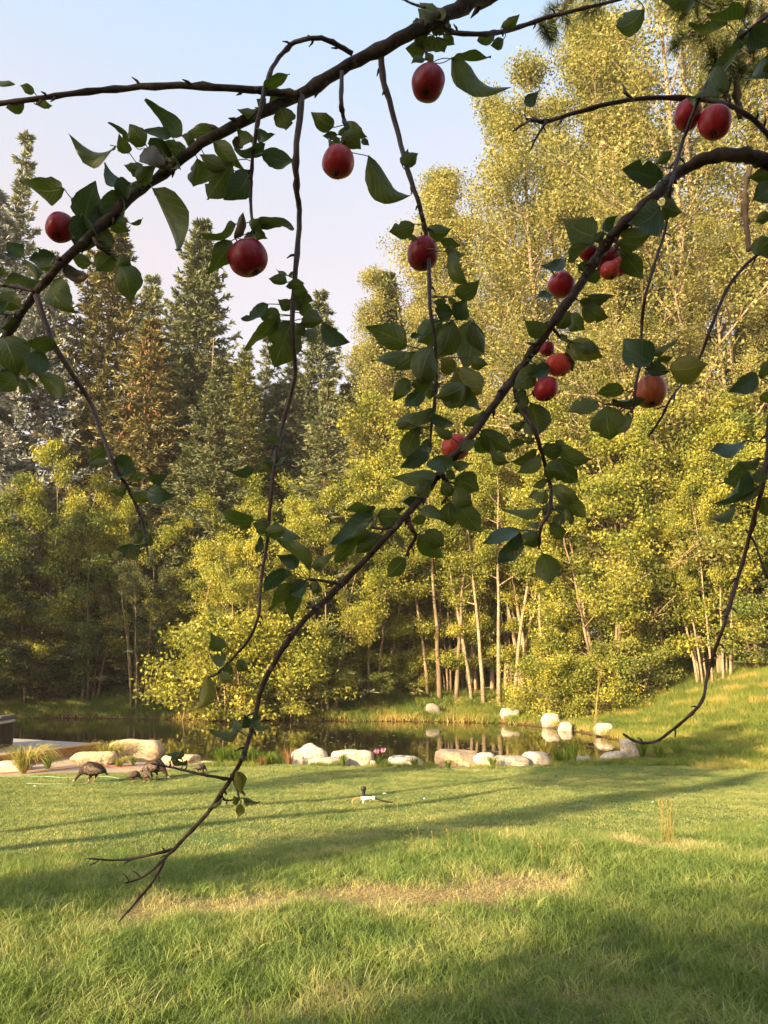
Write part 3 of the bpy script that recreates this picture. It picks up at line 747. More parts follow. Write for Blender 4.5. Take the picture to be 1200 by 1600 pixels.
for px, py, y, mt, lab in [(372, 960, 40.9, 'alder', 'leafy shrub dipping to the water left of the middle'), (455, 985, 41.1, 'alder', 'low yellow shrub on the waterline'),
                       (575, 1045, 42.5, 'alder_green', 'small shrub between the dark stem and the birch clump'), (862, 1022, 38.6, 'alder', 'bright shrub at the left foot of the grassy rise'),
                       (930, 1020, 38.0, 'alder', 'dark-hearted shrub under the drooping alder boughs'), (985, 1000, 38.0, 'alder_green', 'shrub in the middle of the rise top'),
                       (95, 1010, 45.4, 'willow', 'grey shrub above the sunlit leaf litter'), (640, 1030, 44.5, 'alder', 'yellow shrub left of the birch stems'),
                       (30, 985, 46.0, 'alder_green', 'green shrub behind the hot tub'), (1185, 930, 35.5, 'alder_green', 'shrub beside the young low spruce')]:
    x, H = top(px, py, y)
    plant_tree('shrub', BU, x, y, H, 3.0, lab, 'shrub', 'shrubs on the far bank', M[mt], M['bark_mid'], 1.15)

# cones of the brown-tipped spruce
mb = MB(); r = random.Random(5); V = []; Fc = []; T = []
crown_h = 24.0
for k in range(420):
    t = 1 - 0.36 * r.random() ** 1.3; z = crown_h * t; R = 2.7 * (1 - t) ** 0.75 * r.uniform(0.75, 1.05) + 0.12
    a = r.uniform(0, 6.28); c = Vector((R * math.cos(a), R * math.sin(a), z - 0.1 * R))
    b = len(mb.v); mb.tube([c, c - Vector((0, 0, .08)), c - Vector((0, 0, .20))], [0.02, 0.045, 0.015], 5, cap=False)
o = mb.build('cones', M['cone'], CN); tag(o, kind='stuff')

# bare standing snags
def snag(px, pt, pb, y, label, rr=0.09, lean=0.0):
    x, H = top(px, pt, y)
    mb = MB(); z0 = gz(x, y)
    mb.tube([(0, 0, -0.2), (lean * .4, 0, H * .4), (lean, 0, H)], [rr, rr * .7, 0.02], 7)
    r = random.Random(px)
    for k in range(22):
        t = r.uniform(0.35, 0.97); a = r.uniform(0, 6.28); l = r.uniform(.2, .9)
        p = Vector((lean * t, 0, H * t)); mb.tube([p, p + Vector((math.cos(a) * l, math.sin(a) * l, r.uniform(-.1, .3) * l))], [0.015, 0.004], 3, cap=False)
    e = empty('dead_tree', (x, y, z0)); mb.build('trunk', M['bark_pale'], e)
    tag(e, label, 'dead tree')
snag(334, 527, 640, 47.5, 'thin bare sunlit dead trunk in front of the tallest dark spruce', 0.07)
snag(300, 830, 980, 41.2, 'thin dead stem slanting up from the dark inlet of the bank', 0.05, 1.6)
snag(1108, 255, 330, 46, 'bare twiggy top showing in the patch of open sky', 0.06, 0.3)

# ---------------------------------------------------------------- boulders of the pond edge
def rock_mat(name, c1, c2, c3):
    m, n, o = newmat(name)
    f = noise(n, 2.2, 7, rough=0.65); f2 = noise(n, 14, 5)
    col = ramp(n, f, ((0.30, c1), (0.52, c2), (0.75, c3)))
    col = mixc(n, ramp(n, f2, ((0.52, (0, 0, 0)), (0.66, (1, 1, 1)))), col, mixc(n, 0.6, col, (0.14, 0.11, 0.08)))
    v = N(n, 'ShaderNodeTexVoronoi'); v.inputs['Scale'].default_value = 3.0; v.feature = 'DISTANCE_TO_EDGE'
    tc = N(n, 'ShaderNodeTexCoord'); n.links.new(tc.outputs['Object'], v.inputs['Vector'])
    crk = ramp(n, v.outputs['Distance'], ((0.0, (0.75, 0.7, 0.65)), (0.02, (1, 1, 1))))
    col = mixc(n, 1.0, col, crk, 'MULTIPLY')
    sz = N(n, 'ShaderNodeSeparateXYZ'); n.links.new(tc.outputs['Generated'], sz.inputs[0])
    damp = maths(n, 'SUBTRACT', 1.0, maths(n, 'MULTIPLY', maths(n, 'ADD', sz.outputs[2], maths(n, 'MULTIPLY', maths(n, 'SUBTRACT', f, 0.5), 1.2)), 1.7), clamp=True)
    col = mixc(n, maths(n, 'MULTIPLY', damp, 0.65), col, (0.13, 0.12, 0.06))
    principled(n, o, col, 0.9, 0.2, bump=maths(n, 'ADD', f, maths(n, 'MULTIPLY', f2, 0.4)), bump_d=0.05, bump_s=0.8)
    return m
M['rock'] = rock_mat('pale_granite', (0.31, 0.26, 0.19), (0.47, 0.41, 0.33), (0.58, 0.52, 0.44))
M['rock_warm'] = rock_mat('warm_sandstone', (0.42, 0.27, 0.15), (0.52, 0.38, 0.24), (0.56, 0.45, 0.31))
M['rock_shaded'] = rock_mat('shade_toned_rock', (0.12, 0.11, 0.08), (0.22, 0.20, 0.16), (0.32, 0.29, 0.24))  # dark copy of the granite, shade under the birches put into its colour
def rock_mesh(seed, boxy=0.5, rough=0.14, sub=4):
    r = random.Random(seed)
    bm = bmesh.new(); bmesh.ops.create_icosphere(bm, subdivisions=sub, radius=1.0)
    from mathutils import noise as MN
    offs = Vector((r.uniform(-50, 50), r.uniform(-50, 50), r.uniform(-50, 50)))
    # cut faces give the broken planes of a quarried boulder
    planes = [(Vector((r.gauss(0, 1), r.gauss(0, 1), r.gauss(0, .8))).normalized(), r.uniform(0.70, 0.95)) for _ in range(9)]
    for v in bm.verts:
        p = v.co.normalized()
        e = 2.0 + 5.0 * boxy
        k = (abs(p.x) ** e + abs(p.y) ** e + abs(p.z) ** e) ** (-1 / e)
        q = p * k * (0.86 if boxy > 0.3 else 1.0)
        for nrm, d in planes:
            s = q.dot(nrm) - d
            if s > 0: q -= nrm * s * 0.8
        q += p * (MN.noise(q * 1.3 + offs) * rough + MN.noise(q * 4 + offs) * rough * 0.35 + MN.noise(q * 11 + offs) * rough * 0.12)
        v.co = q
    me = bpy.data.meshes.new('rock'); bm.to_mesh(me); bm.free()
    zs = [v.co for v in me.vertices]
    mn = Vector((min(p.x for p in zs), min(p.y for p in zs), min(p.z for p in zs))); mx = Vector((max(p.x for p in zs), max(p.y for p in zs), max(p.z for p in zs)))
    for v in me.vertices: v.co = Vector(((v.co.x - (mn.x + mx.x) / 2) / (mx.x - mn.x), (v.co.y - (mn.y + mx.y) / 2) / (mx.y - mn.y), (v.co.z - mn.z) / (mx.z - mn.z)))
    me.polygons.foreach_set("use_smooth", [True] * len(me.polygons))
    return me
def at_ground(px, py, zz=None):
    """world point of a pixel on the ground (or on the level zz)"""
    b = (800.0 - py) / F; a = (px - 600.0) / F
    dv = Vector((a, CP - b * SP, SP + b * CP)); best = None
    t = 2.0
    while t < 90:
        p = Vector((0, 0, CAMZ)) + dv * t
        h = zz if zz is not None else gz(p.x, p.y)
        if p.z <= h: return p
        t += 0.05
    return Vector((0, 0, CAMZ)) + dv * t
def boulder(px, py, w, h, depth_ratio, seed, label, mat='rock', boxy=0.5, rz=0.0, y=None, sink=0.12, tilt=0.0, group='boulders around the pond'):
    if y is None: p = at_ground(px, py)
    else:
        p = Vector(((px - 600) / F * (y * CP - 2.7 * SP), y, 0))
        p.z = gz(p.x, p.y)
    d = p.y * CP + (p.z - CAMZ) * SP
    zb = CAMZ + p.y * math.tan(angle_at(py))           # height of the visible foot
    W = w / F * d * 1.14; Hh = h / F * d * 0.90
    me = rock_mesh(seed, boxy)
    me.materials.append(M[mat])
    o = link('boulder', me)
    bury = max(0.10, zb - gz(p.x, p.y + 0.25) + 0.08)
    base = zb - bury
    o.location = (p.x, p.y + W * depth_ratio * 0.4, base)
    o.scale = (W, W * depth_ratio, Hh + bury)
    o.rotation_euler = (0, tilt, rz)
    tag(o, label, 'boulder', group)
    return o
boulder(203, 1189, 84, 36, 0.6, 1, 'largest rounded cream boulder between the striped grass tuft and the water', 'rock_warm', 0.45, y=22.6)
boulder(141, 1195, 66, 21, 0.55, 2, 'low long sandy boulder against the end of the deck board', 'rock_warm', 0.6, y=21.4)
boulder(280, 1198, 56, 19, 0.6, 3, 'flat cream boulder behind the right-hand turkey', 'rock_warm', 0.6, y=21.9)
boulder(322, 1200, 26, 11, 0.8, 4, 'small pale stone left of the bright sedge tuft', 'rock', 0.3, y=21.9)
boulder(14, 1210, 52, 22, 0.6, 5, 'pale boulder at the left edge beside the striped grass', 'rock', 0.4, y=20.4)
boulder(474, 1198, 62, 38, 0.7, 6, 'tall domed boulder left of the arching striped tuft', 'rock', 0.25, y=22.3, tilt=0.1)
boulder(548, 1198, 64, 27, 0.6, 7, 'flat-topped block right of the arching striped tuft', 'rock', 0.9, y=22.2)
boulder(512, 1204, 60, 20, 0.6, 8, 'low front boulder between the domed boulder and the flat-topped block', 'rock', 0.4, y=21.6)
boulder(636, 1198, 54, 17, 0.7, 9, 'low flat slab right of the pink flowers', 'rock', 0.9, y=22.0)
boulder(716, 1203, 66, 32, 0.65, 10, 'squared boulder with a rust stain on its front', 'rock_warm', 0.8, y=21.8)
boulder(757, 1202, 36, 27, 0.8, 11, 'rounded boulder touching the right end of the rust-stained one', 'rock', 0.4, y=21.9)
boulder(799, 1205, 54, 24, 0.6, 12, 'wedge-ended block in the middle of the right row', 'rock', 0.9, y=21.7)
boulder(842, 1202, 48, 28, 0.7, 13, 'domed boulder at the gap with tall sedge', 'rock', 0.25, y=21.9)
boulder(914, 1199, 42, 17, 0.7, 14, 'low rounded boulder standing alone right of the sedge gap', 'rock', 0.25, y=22.2)
boulder(944, 1200, 30, 14, 0.7, 15, 'small boulder at the foot of the tilted stones on the right shore', 'rock', 0.4, y=22.3)
boulder(967, 1196, 40, 23, 0.7, 16, 'slanting boulder climbing the right shore', 'rock', 0.5, y=23.0, tilt=-0.35)
boulder(989, 1177, 26, 24, 0.8, 17, 'upright pale boulder half in the grass of the right shore', 'rock', 0.5, y=24.3, tilt=-0.1)
boulder(797, 1128, 31, 23, 0.8, 18, 'squared white boulder standing in the water on the far shore', 'rock', 0.7, y=39.0)
boulder(863, 1137, 27, 24, 0.8, 19, 'egg-shaped white boulder on the far shore of the pond', 'rock', 0.2, y=36.0)
boulder(884, 1142, 20, 15, 0.8, 20, 'small white boulder right beside the egg-shaped one', 'rock', 0.3, y=34.2)
boulder(944, 1143, 26, 15, 0.8, 21, 'pale flat boulder in the grass at the pond head', 'rock', 0.5, y=31.5, tilt=0.15)
boulder(678, 1113, 22, 15, 0.8, 22, 'shade-toned boulder on the far bank under the birches', 'rock_shaded', 0.3, y=40.6)
boulder(876, 1178, 18, 9, 0.9, 23, 'low stone lying in the shallows of the right end', 'rock', 0.3, y=27.5)
STN = ['left of the flat-topped block foot', 'just right of the first stone below the flat-topped block', 'below the right end of the flat-topped block', 'in front of the middle of the low front boulder', 'below the pink flowers', 'between the narrow green tuft and the flat-topped block', 'left of the low flat slab', 'standing upright at the right end of the flat-topped block', 'at the left foot of the low front boulder', 'at the foot of the domed boulder by the reddish tuft', 'left of the rust-stained boulder', 'between the rounded boulder and the wedge-ended block', 'between the wedge-ended block and the domed boulder', 'in front of the low flat slab', 'at the left end of the bright sedge row', 'right of the flat cream boulder behind the turkeys']
for i, (px, py, w, h) in enumerate([(562, 1207, 12, 6), (575, 1206, 14, 6), (590, 1204, 12, 6), (528, 1210, 16, 6), (604, 1206, 10, 5), (546, 1209, 12, 5), (620, 1205, 12, 5), (583, 1196, 9, 8),
                                    (495, 1208, 14, 5), (480, 1206, 10, 5), (690, 1206, 14, 6), (772, 1206, 12, 5), (825, 1206, 11, 5), (648, 1207, 10, 4), (338, 1201, 12, 7), (300, 1203, 14, 6)]):
    o = boulder(px, py, w, h, 0.8, 60 + i, 'small pale stone ' + STN[i], 'rock', 0.3, y=21.35 + 0.1 * (i % 3), group='small stones at the foot of the boulders')
    o.name = 'stone'; o['category'] = 'stone'

# ---------------------------------------------------------------- deck and hot tub
M['deck_grey'] = simple('weathered_grey_board', (0.30, 0.27, 0.25), (0.44, 0.40, 0.37), 6, 0.8)
M['deck_tan'] = simple('tan_edge_board', (0.46, 0.27, 0.15), (0.58, 0.36, 0.22), 6, 0.75)
M['deck_red'] = simple('red_brown_fascia', (0.24, 0.085, 0.035), (0.33, 0.13, 0.06), 4, 0.7)
dz = -0.77
def line_pt(a, b, t): return (a[0] + (b[0] - a[0]) * t, a[1] + (b[1] - a[1]) * t)
A_ = (-8.9, 24.3); B_ = (-11.2, 19.3)         # the edge that shows, running towards the camera's left
ang = math.atan2(A_[1] - B_[1], A_[0] - B_[0])
dk = empty('deck', (B_[0], B_[1], gz(*B_)))
tag(dk, 'low timber deck with grey boards and a tan edge at the left of the pond', 'deck')
dk.rotation_euler = (0, 0, ang)
L_ = math.hypot(A_[0] - B_[0], A_[1] - B_[1]); dh = dz - gz(*B_)
for k in range(44):                            # grey boards, across the deck
    w_ = 0.14; mb = MB()
    mb.box((0, 0, 0), (L_ + (0.0), w_ - 0.008, 0.03))
    o = mb.build('board', M['deck_grey'], dk, smooth=False, bevel=0.004)
    o.location = (L_ / 2 + RND.uniform(-.003, .003), 0.42 + w_ * k, dh + RND.uniform(-.002, .002))
for k in range(2):
    mb = MB(); mb.box((0, 0, 0), (L_ + 0.1, 0.16, 0.04))
    o = mb.build('edge_board', M['deck_tan'], dk, smooth=False, bevel=0.006); o.location = (L_ / 2, 0.07 + 0.166 * k, dh + 0.018)
mb = MB(); mb.box((0, 0, 0), (L_, 0.04, 0.60)); o = mb.build('fascia', M['deck_red'], dk, smooth=False, bevel=0.005); o.location = (L_ / 2, 0.03, dh - 0.305)
mb = MB(); mb.box((0, 0, 0), (0.04, 6.4, 0.5)); o = mb.build('end_board', M['deck_red'], dk, smooth=False, bevel=0.005); o.location = (L_ + 0.02, 3.25, dh - 0.27)

M['tub_dark'] = simple('dark_cabinet_panel', (0.022, 0.014, 0.012), (0.04, 0.026, 0.022), 5, 0.55)
M['tub_cover'] = simple('grey_vinyl_cover', (0.07, 0.07, 0.075), (0.11, 0.11, 0.115), 7, 0.55)
M['tub_rim'] = simple('pale_tub_rim', (0.45, 0.43, 0.42), (0.55, 0.53, 0.52), 5, 0.3)
tb = empty('hot_tub', (-12.25, 22.35, dz + 0.018), math.radians(3))
tag(tb, 'dark hot tub with a folded grey cover on the deck at the left edge', 'hot tub')
mb = MB(); mb.box((0, 0, 0.36), (2.0, 2.0, 0.72)); mb.build('cabinet', M['tub_dark'], tb, smooth=False, bevel=0.03)
for sx, sy in ((1, -1), (1, 1), (-1, -1), (-1, 1)):
    mb = MB(); mb.box((sx * 0.99, sy * 0.99, 0.36), (0.09, 0.09, 0.74)); mb.build('corner_post', M['tub_cover'], tb, smooth=False, bevel=0.02)
for k in range(3):
    mb = MB(); mb.box((1.006, -0.62 + 0.62 * k, 0.36), (0.016, 0.59, 0.66)); mb.build('side_panel', M['tub_dark'], tb, smooth=False, bevel=0.006)
    mb = MB(); mb.box((-0.62 + 0.62 * k, -1.006, 0.36), (0.59, 0.016, 0.66)); mb.build('side_panel', M['tub_dark'], tb, smooth=False, bevel=0.006)
mb = MB(); mb.box((0, 0, 0.765), (2.1, 2.1, 0.09)); mb.build('rim', M['tub_rim'], tb, smooth=False, bevel=0.035)
mb = MB(); mb.box((0, -0.53, 0.87), (2.14, 1.06, 0.12)); mb.build('cover', M['tub_cover'], tb, smooth=False, bevel=0.04)
mb = MB(); mb.box((0, 0.53, 0.87), (2.14, 1.04, 0.12)); mb.build('cover', M['tub_cover'], tb, smooth=False, bevel=0.04)
mb = MB(); mb.box((-0.25, 0.2, 0.985), (1.7, 1.5, 0.09), M=Matrix.Rotation(0.08, 3, 'Y')); mb.build('folded_mat', M['tub_cover'], tb, smooth=False, bevel=0.03)

# hoses lying on the gravel
def hose(pxs, label, c, r=0.007):
    m = simple(label.split()[0] + '_rubber', c, tuple(min(1, q * 1.3) for q in c), 10, 0.4)
    pts = [at_ground(a, b) + Vector((0, 0, r + 0.012)) for a, b in pxs]
    cp = catmull(pts, 8)
    for p in cp: p.z = gz(p.x, p.y) + r + 0.004 + 0.004 * math.sin(p.x * 9)
    mb = MB(); mb.tube(cp, [r] * len(cp), 8)
    o = mb.build('garden_hose', m); tag(o, label, 'hose')
hose([(-40, 1212), (0, 1210), (30, 1207), (60, 1205), (95, 1202), (140, 1199), (180, 1199), (226, 1201)], 'red garden hose lying across the pale gravel by the deck', (0.50, 0.10, 0.06))
hose([(-40, 1216), (10, 1214), (60, 1214), (100, 1216), (150, 1214), (180, 1216), (186, 1220), (150, 1224), (100, 1226), (40, 1225)], 'green garden hose looped where the gravel meets the lawn', (0.20, 0.36, 0.22))

# ---------------------------------------------------------------- plants by the shore
def tuft(px, py, h, spread, nb, mat, label, cat, y=None, width=0.014, seed=1, arch=1.0):
    p = at_ground(px, py) if y is None else Vector(((px - 600) / F * (y * CP - 2.7 * SP), y, 0))
    zb = gz(p.x, p.y)
    r = np.random.default_rng(seed); V = []; Fc = []; T = []
    for i in range(nb):
        a = r.uniform(0, 6.28); rr = 0.05 * math.sqrt(r.uniform()); l = h * r.uniform(0.6, 1.05); out = spread * r.uniform(0.2, 1.0)
        wa = a + 1.57; b = len(V); sg = 6
        for s in range(sg + 1):
            t = s / sg; q = rr + out * 1.25 * t ** 1.15
            z = l * (math.sin(t * math.pi * (0.5 + 0.36 * arch * out / max(spread, .01))) )
            k = width * .5 * (1 - t ** 2 * 0.95)
            V.append((math.cos(a) * q - math.cos(wa) * k, math.sin(a) * q - math.sin(wa) * k, z)); V.append((math.cos(a) * q + math.cos(wa) * k, math.sin(a) * q + math.sin(wa) * k, z + 0.003))
        for s in range(sg): Fc.append((b + 2 * s, b + 2 * s + 1, b + 2 * s + 3, b + 2 * s + 2)); T.append(r.uniform())
    o = link('grass_tuft', npmesh('grass_tuft', V, Fc, tone=T), None, M[mat])
    o.location = (p.x, p.y, zb - 0.01)
    tag(o, label, cat, 'grass tufts planted among the boulders')
    return o
tuft(166, 1170, 0.56, 0.9, 220, 'orna', 'golden striped grass tuft behind the low sandy boulder', 'ornamental grass', y=22.2, seed=2)
tuft(36, 1207, 0.72, 1.0, 300, 'orna', 'golden striped grass tuft nearest the hot tub', 'ornamental grass', y=19.9, seed=3)
tuft(74, 1197, 0.34, 0.36, 90, 'reed', 'small green-grey tuft against the red-brown deck fascia', 'grass tuft', y=20.8, seed=4)
tuft(186, 1192, 0.28, 0.5, 130, 'orna', 'short yellow tuft between the long and the largest boulder', 'grass tuft', y=21.1, seed=5)
tuft(516, 1180, 0.48, 0.8, 240, 'orna', 'arching striped grass tuft on top of the middle boulders', 'ornamental grass', y=22.3, seed=6, arch=1.5)
tuft(452, 1197, 0.52, 0.40, 60, 'orna_red', 'reddish spiky tuft left of the domed boulder', 'ornamental grass', y=21.8, seed=7)
tuft(408, 1201, 0.26, 0.22, 40, 'orna_red', 'small rusty tuft in the sedge left of the middle boulders', 'grass tuft', y=21.5, seed=17)
tuft(536, 1205, 0.34, 0.24, 90, 'reed', 'narrow green tuft in front of the flat-topped block', 'grass tuft', y=21.3, seed=8)
tuft(208, 1178, 0.30, 0.2, 30, 'reed', 'thin green tuft in front of the largest boulder', 'grass tuft', y=21.3, seed=18)
for i, (px, w) in enumerate([(345, 1), (362, 1.15), (380, 1.0), (396, 0.95), (418, .85), (436, 0.75)]):
    tuft(px, 1200, 0.52 * w, 0.42, 190, 'reed', ['first bright sedge clump beside the small pale stone', 'tallest bright sedge clump on the waterline', 'bright sedge clump behind the diagonal limb', 'bright sedge clump right of the diagonal limb', 'sedge clump behind the rusty tuft', 'last sedge clump beside the reddish spiky tuft'][i], 'sedge', y=21.9 + 0.15 * (i % 2), seed=20 + i, width=0.012)
for i, px in enumerate([872, 884, 896]):
    tuft(px, 1196, 0.60, 0.30, 120, 'reed', ['left', 'middle', 'right'][i] + ' one of the three sedge clumps in the gap of the right boulder row', 'sedge', y=21.9, seed=30 + i, width=0.012)
for i, (px, y, s) in enumerate([(648, 21.6, .8), (668, 21.7, .6), (600, 21.5, .55), (770, 21.4, .8), (700, 21.3, .6), (824, 22.4, 1.2), (1004, 23.6, 1.6), (1030, 23.0, 1.5), (1060, 23.2, 1.7)]):
    tuft(px, 1200, 0.36 * s, 0.34 * s, 110, 'reed' if i < 6 else 'reed', ['green tuft in front of the low flat slab', 'green tuft right of the low flat slab', 'green tuft at the foot of the pink flowers', 'spiky green tuft before the rounded boulder', 'green tuft beneath the rust-stained boulder',
         'tall sedge behind the domed boulder', 'tall tuft against the upright pale boulder', 'tall tuft below the tip of the right hanging twig', 'tall tuft right of the right hanging twig tip'][i], 'grass tuft', y=y, seed=40 + i, width=0.012)
# pink flowers
def stem_leaf_plant():
    p = Vector(((592 - 600) / F * 20.6, 21.7, 0)); e = empty('pink_flower_plant', (p.x, p.y, gz(p.x, p.y)))
    tag(e, 'small plant with two pink flower heads above upright green leaves', 'flower')
    pink = simple('pink_petal', (0.62, 0.16, 0.33), (0.75, 0.32, 0.48), 30, 0.6)
    for k, (dx, h) in enumerate(((-0.06, 0.44), (0.13, 0.47))):
        mb = MB(); mb.tube([(0.02 * k, 0, 0), (dx * .6, 0, h * .6), (dx, 0, h)], [0.008, 0.006, 0.004], 5); mb.build('stem', M['reed'], e)
        V = []; Fc = []; r = random.Random(k)
        for i in range(46):
            d = Vector((r.gauss(0, 1), r.gauss(0, 1), r.gauss(0, .7) + .3)).normalized(); s = d.orthogonal().normalized() * 0.016
            c = Vector((dx, 0, h)) ; b = len(V)
            V += [tuple(c + d * .01), tuple(c + d * .055 + s), tuple(c + d * .085), tuple(c + d * .055 - s)]; Fc.append((b, b + 1, b + 2, b + 3))
        me = bpy.data.meshes.new('flower_head'); me.from_pydata(V, [], Fc); link('flower_head', me, e, pink)
    r = random.Random(4); V = []; Fc = []
    for i in range(34):
        a = r.uniform(0, 6.28); h = r.uniform(.18, .36); o_ = r.uniform(.02, .14); b = len(V); w = .012
        for t in (0, .4, .8, 1): 
            q = .02 + o_ * t ** 1.5; kx = -math.sin(a) * w * (1 - t * .9); ky = math.cos(a) * w * (1 - t * .9)
            V += [(math.cos(a) * q - kx, math.sin(a) * q - ky, h * t), (math.cos(a) * q + kx, math.sin(a) * q + ky, h * t)]
        for s in range(3): Fc.append((b + 2 * s, b + 2 * s + 1, b + 2 * s + 3, b + 2 * s + 2))
    me = bpy.data.meshes.new('leaves'); me.from_pydata(V, [], Fc); tag(link('leaves', me, e, M['reed']), kind='stuff')
stem_leaf_plant()
# tall pale weed stalks on the rise and in the rough grass
def weed(px, py_top, y, label, lean=-0.15, heads=True, n=3, cat='weed'):
    x, H = top(px, py_top, y); z0 = gz(x, y); e = empty('tall_weed', (x, y, z0)); r = random.Random(px)
    tag(e, label, cat)
    for k in range(n):
        dx = lean * (1 + .3 * k); mb = MB()
        mb.tube([(-dx + .05 * k, 0, 0), (-dx * .4 + .03 * k, 0, H * .6), (0.05 * k, 0, H * (1 - .06 * k))], [0.012, 0.009, 0.004], 5); mb.build('stem', M['straw'], e)
        if heads:
            V = []; Fc = []
            for i in range(26):
                c = Vector((0.05 * k + r.uniform(-.10, .06), r.uniform(-.05, .05), H * (1 - .06 * k) - r.uniform(-.03, .18))); d = Vector((r.gauss(0, 1), r.gauss(0, 1), r.gauss(0, 1))).normalized() * .05; s = d.orthogonal().normalized() * .018; b = len(V)
                V += [tuple(c - d), tuple(c + s), tuple(c + d), tuple(c - s)]; Fc.append((b, b + 1, b + 2, b + 3))
            me = bpy.data.meshes.new('seed_head'); me.from_pydata(V, [], Fc); tag(link('seed_head', me, e, M['straw']), kind='stuff')
weed(936, 1036, 30.5, 'tall pale stalks with a brown seed head on the slope above the flat boulder', 0.35)
def stalks(px, py_base, hpx, n, label, lean=0.05, mat='straw', spread=0.05):
    p = at_ground(px, py_base); d = p.y * CP + (p.z - CAMZ) * SP; H = hpx / F * d
    mb = MB(); r = random.Random(px)
    for k in range(n):
        a = r.uniform(-spread, spread); l = r.uniform(-lean, lean) * H * 4; h = H * r.uniform(.6, 1) if n > 1 else H
        w = 0.0035
        mb.tube([(a, r.uniform(-spread, spread), -.02), (a + l * .3, 0, h * .55), (a + l, 0, h)], [w, w * .8, w * .4], 4)
        mb.tube([(a + l * .88, 0, h * .9), (a + l, 0, h * 1.0), (a + l * 1.08, 0, h * 1.06)], [w * .6, w * 1.8, w * .4], 4)
    o = mb.build('dry_grass_stalks', M[mat]); o.location = p; tag(o, label, 'grass stalks')
stalks(1042, 1318, 64, 12, 'yellow dry stalks standing up in the lit rough grass', 0.05, spread=0.07)
stalks(624, 1283, 52, 1, 'single thin pale stalk on the lawn right of the sprinkler', 0.0)
stalks(1048, 1235, 22, 1, 'short seed stalk on the lawn above the yellow dry stalks', 0.0)
stalks(870, 1355, 40, 5, 'short stalks at the edge of the mown lawn', 0.08, spread=0.3)
stalks(700, 1335, 44, 7, 'row of thin seed stalks along the rough grass edge', 0.03, spread=0.5)

# white feathers and clover heads on the lawn
M['white_bit'] = simple('white_feather', (0.70, 0.70, 0.68), (0.8, 0.8, 0.78), 20, 0.7)
for i, (px, py, lab) in enumerate([(601, 1244, 'white feather on the lawn just right of the sprinkler'), (662, 1252, 'white feather on the lawn right of the single pale stalk'), (869, 1232, 'white feather under the right boulder row'),
                                   (1022, 1258, 'white feather beside the yellow dry stalks'), (55, 1232, 'white feather left of the left-hand turkey')]):
    p = at_ground(px, py); V = []; Fc = []
    for q in range(9): 
        t = q / 8; w = 0.016 * math.sin(math.pi * min(1, t * .95 + .05)) + .001; z = 0.045 + .02 * math.sin(math.pi * t)
        V += [(t * .08 - .04, -w, z), (t * .08 - .04, 0, z + .006), (t * .08 - .04, w, z)]
    for q in range(8):
        for s in (0, 1): Fc.append((q * 3 + s, q * 3 + s + 1, q * 3 + s + 4, q * 3 + s + 3))
    me = bpy.data.meshes.new('feather'); me.from_pydata(V, [], Fc)
    o = link('feather', me, None, M['white_bit']); o.location = p; o.rotation_euler = (0.3, 0, i * 1.3); tag(o, lab, 'feather', 'white bits on the lawn')

# ---------------------------------------------------------------- sprinkler
p = at_ground(568, 1256)
sp = empty('lawn_sprinkler', p, 0.15)
tag(sp, 'black-headed sprinkler on a white pipe cross standing on the lawn', 'sprinkler')
wp = simple('white_pipe', (0.70, 0.69, 0.64), (0.78, 0.77, 0.72), 10, 0.35); bp_ = simple('black_plastic', (0.012, 0.012, 0.013), (0.03, 0.03, 0.032), 10, 0.35)
mb = MB(); mb.tube([(0, 0, -.02), (0, 0, .145)], [.021, .021], 12); mb.build('riser', wp, sp)
mb = MB(); mb.tube([(-.05, 0, .105), (.20, -.01, .10)], [.028, .028], 12); mb.tube([(.17, -.01, .10), (.215, -.01, .10)], [.036, .036], 12); mb.build('pipe', wp, sp)
mb = MB(); mb.tube([(0, 0, .14), (0, 0, .155), (0, 0, .17), (0, 0, .25), (0, 0, .27), (0, 0, .305), (0, 0, .31)], [.03, .034, .030, .044, .050, .046, .03], 16); mb.build('head', bp_, sp)
mb = MB(); mb.tube(catmull([(-.05, 0, .105), (-.12, 0, .10), (-.18, 0, .085), (-.205, .0, .045), (-.20, -.02, .01)], 5), [.018] * 21, 10); mb.build('elbow', simple('orange_rubber', (0.55, 0.14, 0.05), (0.62, 0.2, 0.08), 10, 0.5), sp)
mb = MB(); cp = catmull([(.21, -.01, .10), (.30, -.03, .07), (.42, -.06, .035), (.56, -.05, .02)], 6); mb.tube(cp, [.014] * len(cp), 8); mb.build('hose', bp_, sp)

# ---------------------------------------------------------------- turkeys
def turkey_mat(name, c1, c2, c3):
    m, n, o = newmat(name)
    tc = N(n, 'ShaderNodeTexCoord'); mp = N(n, 'ShaderNodeMapping'); mp.inputs['Scale'].default_value = (1, 3, 1); n.links.new(tc.outputs['Object'], mp.inputs[0])
    v = N(n, 'ShaderNodeTexVoronoi'); v.inputs['Scale'].default_value = 26; n.links.new(mp.outputs[0], v.inputs['Vector'])
    col = ramp(n, v.outputs['Distance'], ((0.1, c1), (0.45, c2), (0.75, c3)))
    principled(n, o, col, 0.7, 0.15, bump=v.outputs['Distance'], bump_d=0.01); return m
M['feather_dark'] = turkey_mat('dark_feathers', (0.012, 0.008, 0.007), (0.028, 0.018, 0.014), (0.06, 0.038, 0.028))
M['feather_wing'] = turkey_mat('barred_wing_feathers', (0.025, 0.017, 0.013), (0.06, 0.042, 0.032), (0.16, 0.12, 0.09))
M['feather_poult'] = turkey_mat('poult_feathers', (0.03, 0.022, 0.016), (0.065, 0.046, 0.034), (0.12, 0.09, 0.065))
M['turkey_skin'] = simple('bare_head_skin', (0.22, 0.13, 0.12), (0.32, 0.20, 0.18), 30, 0.6)
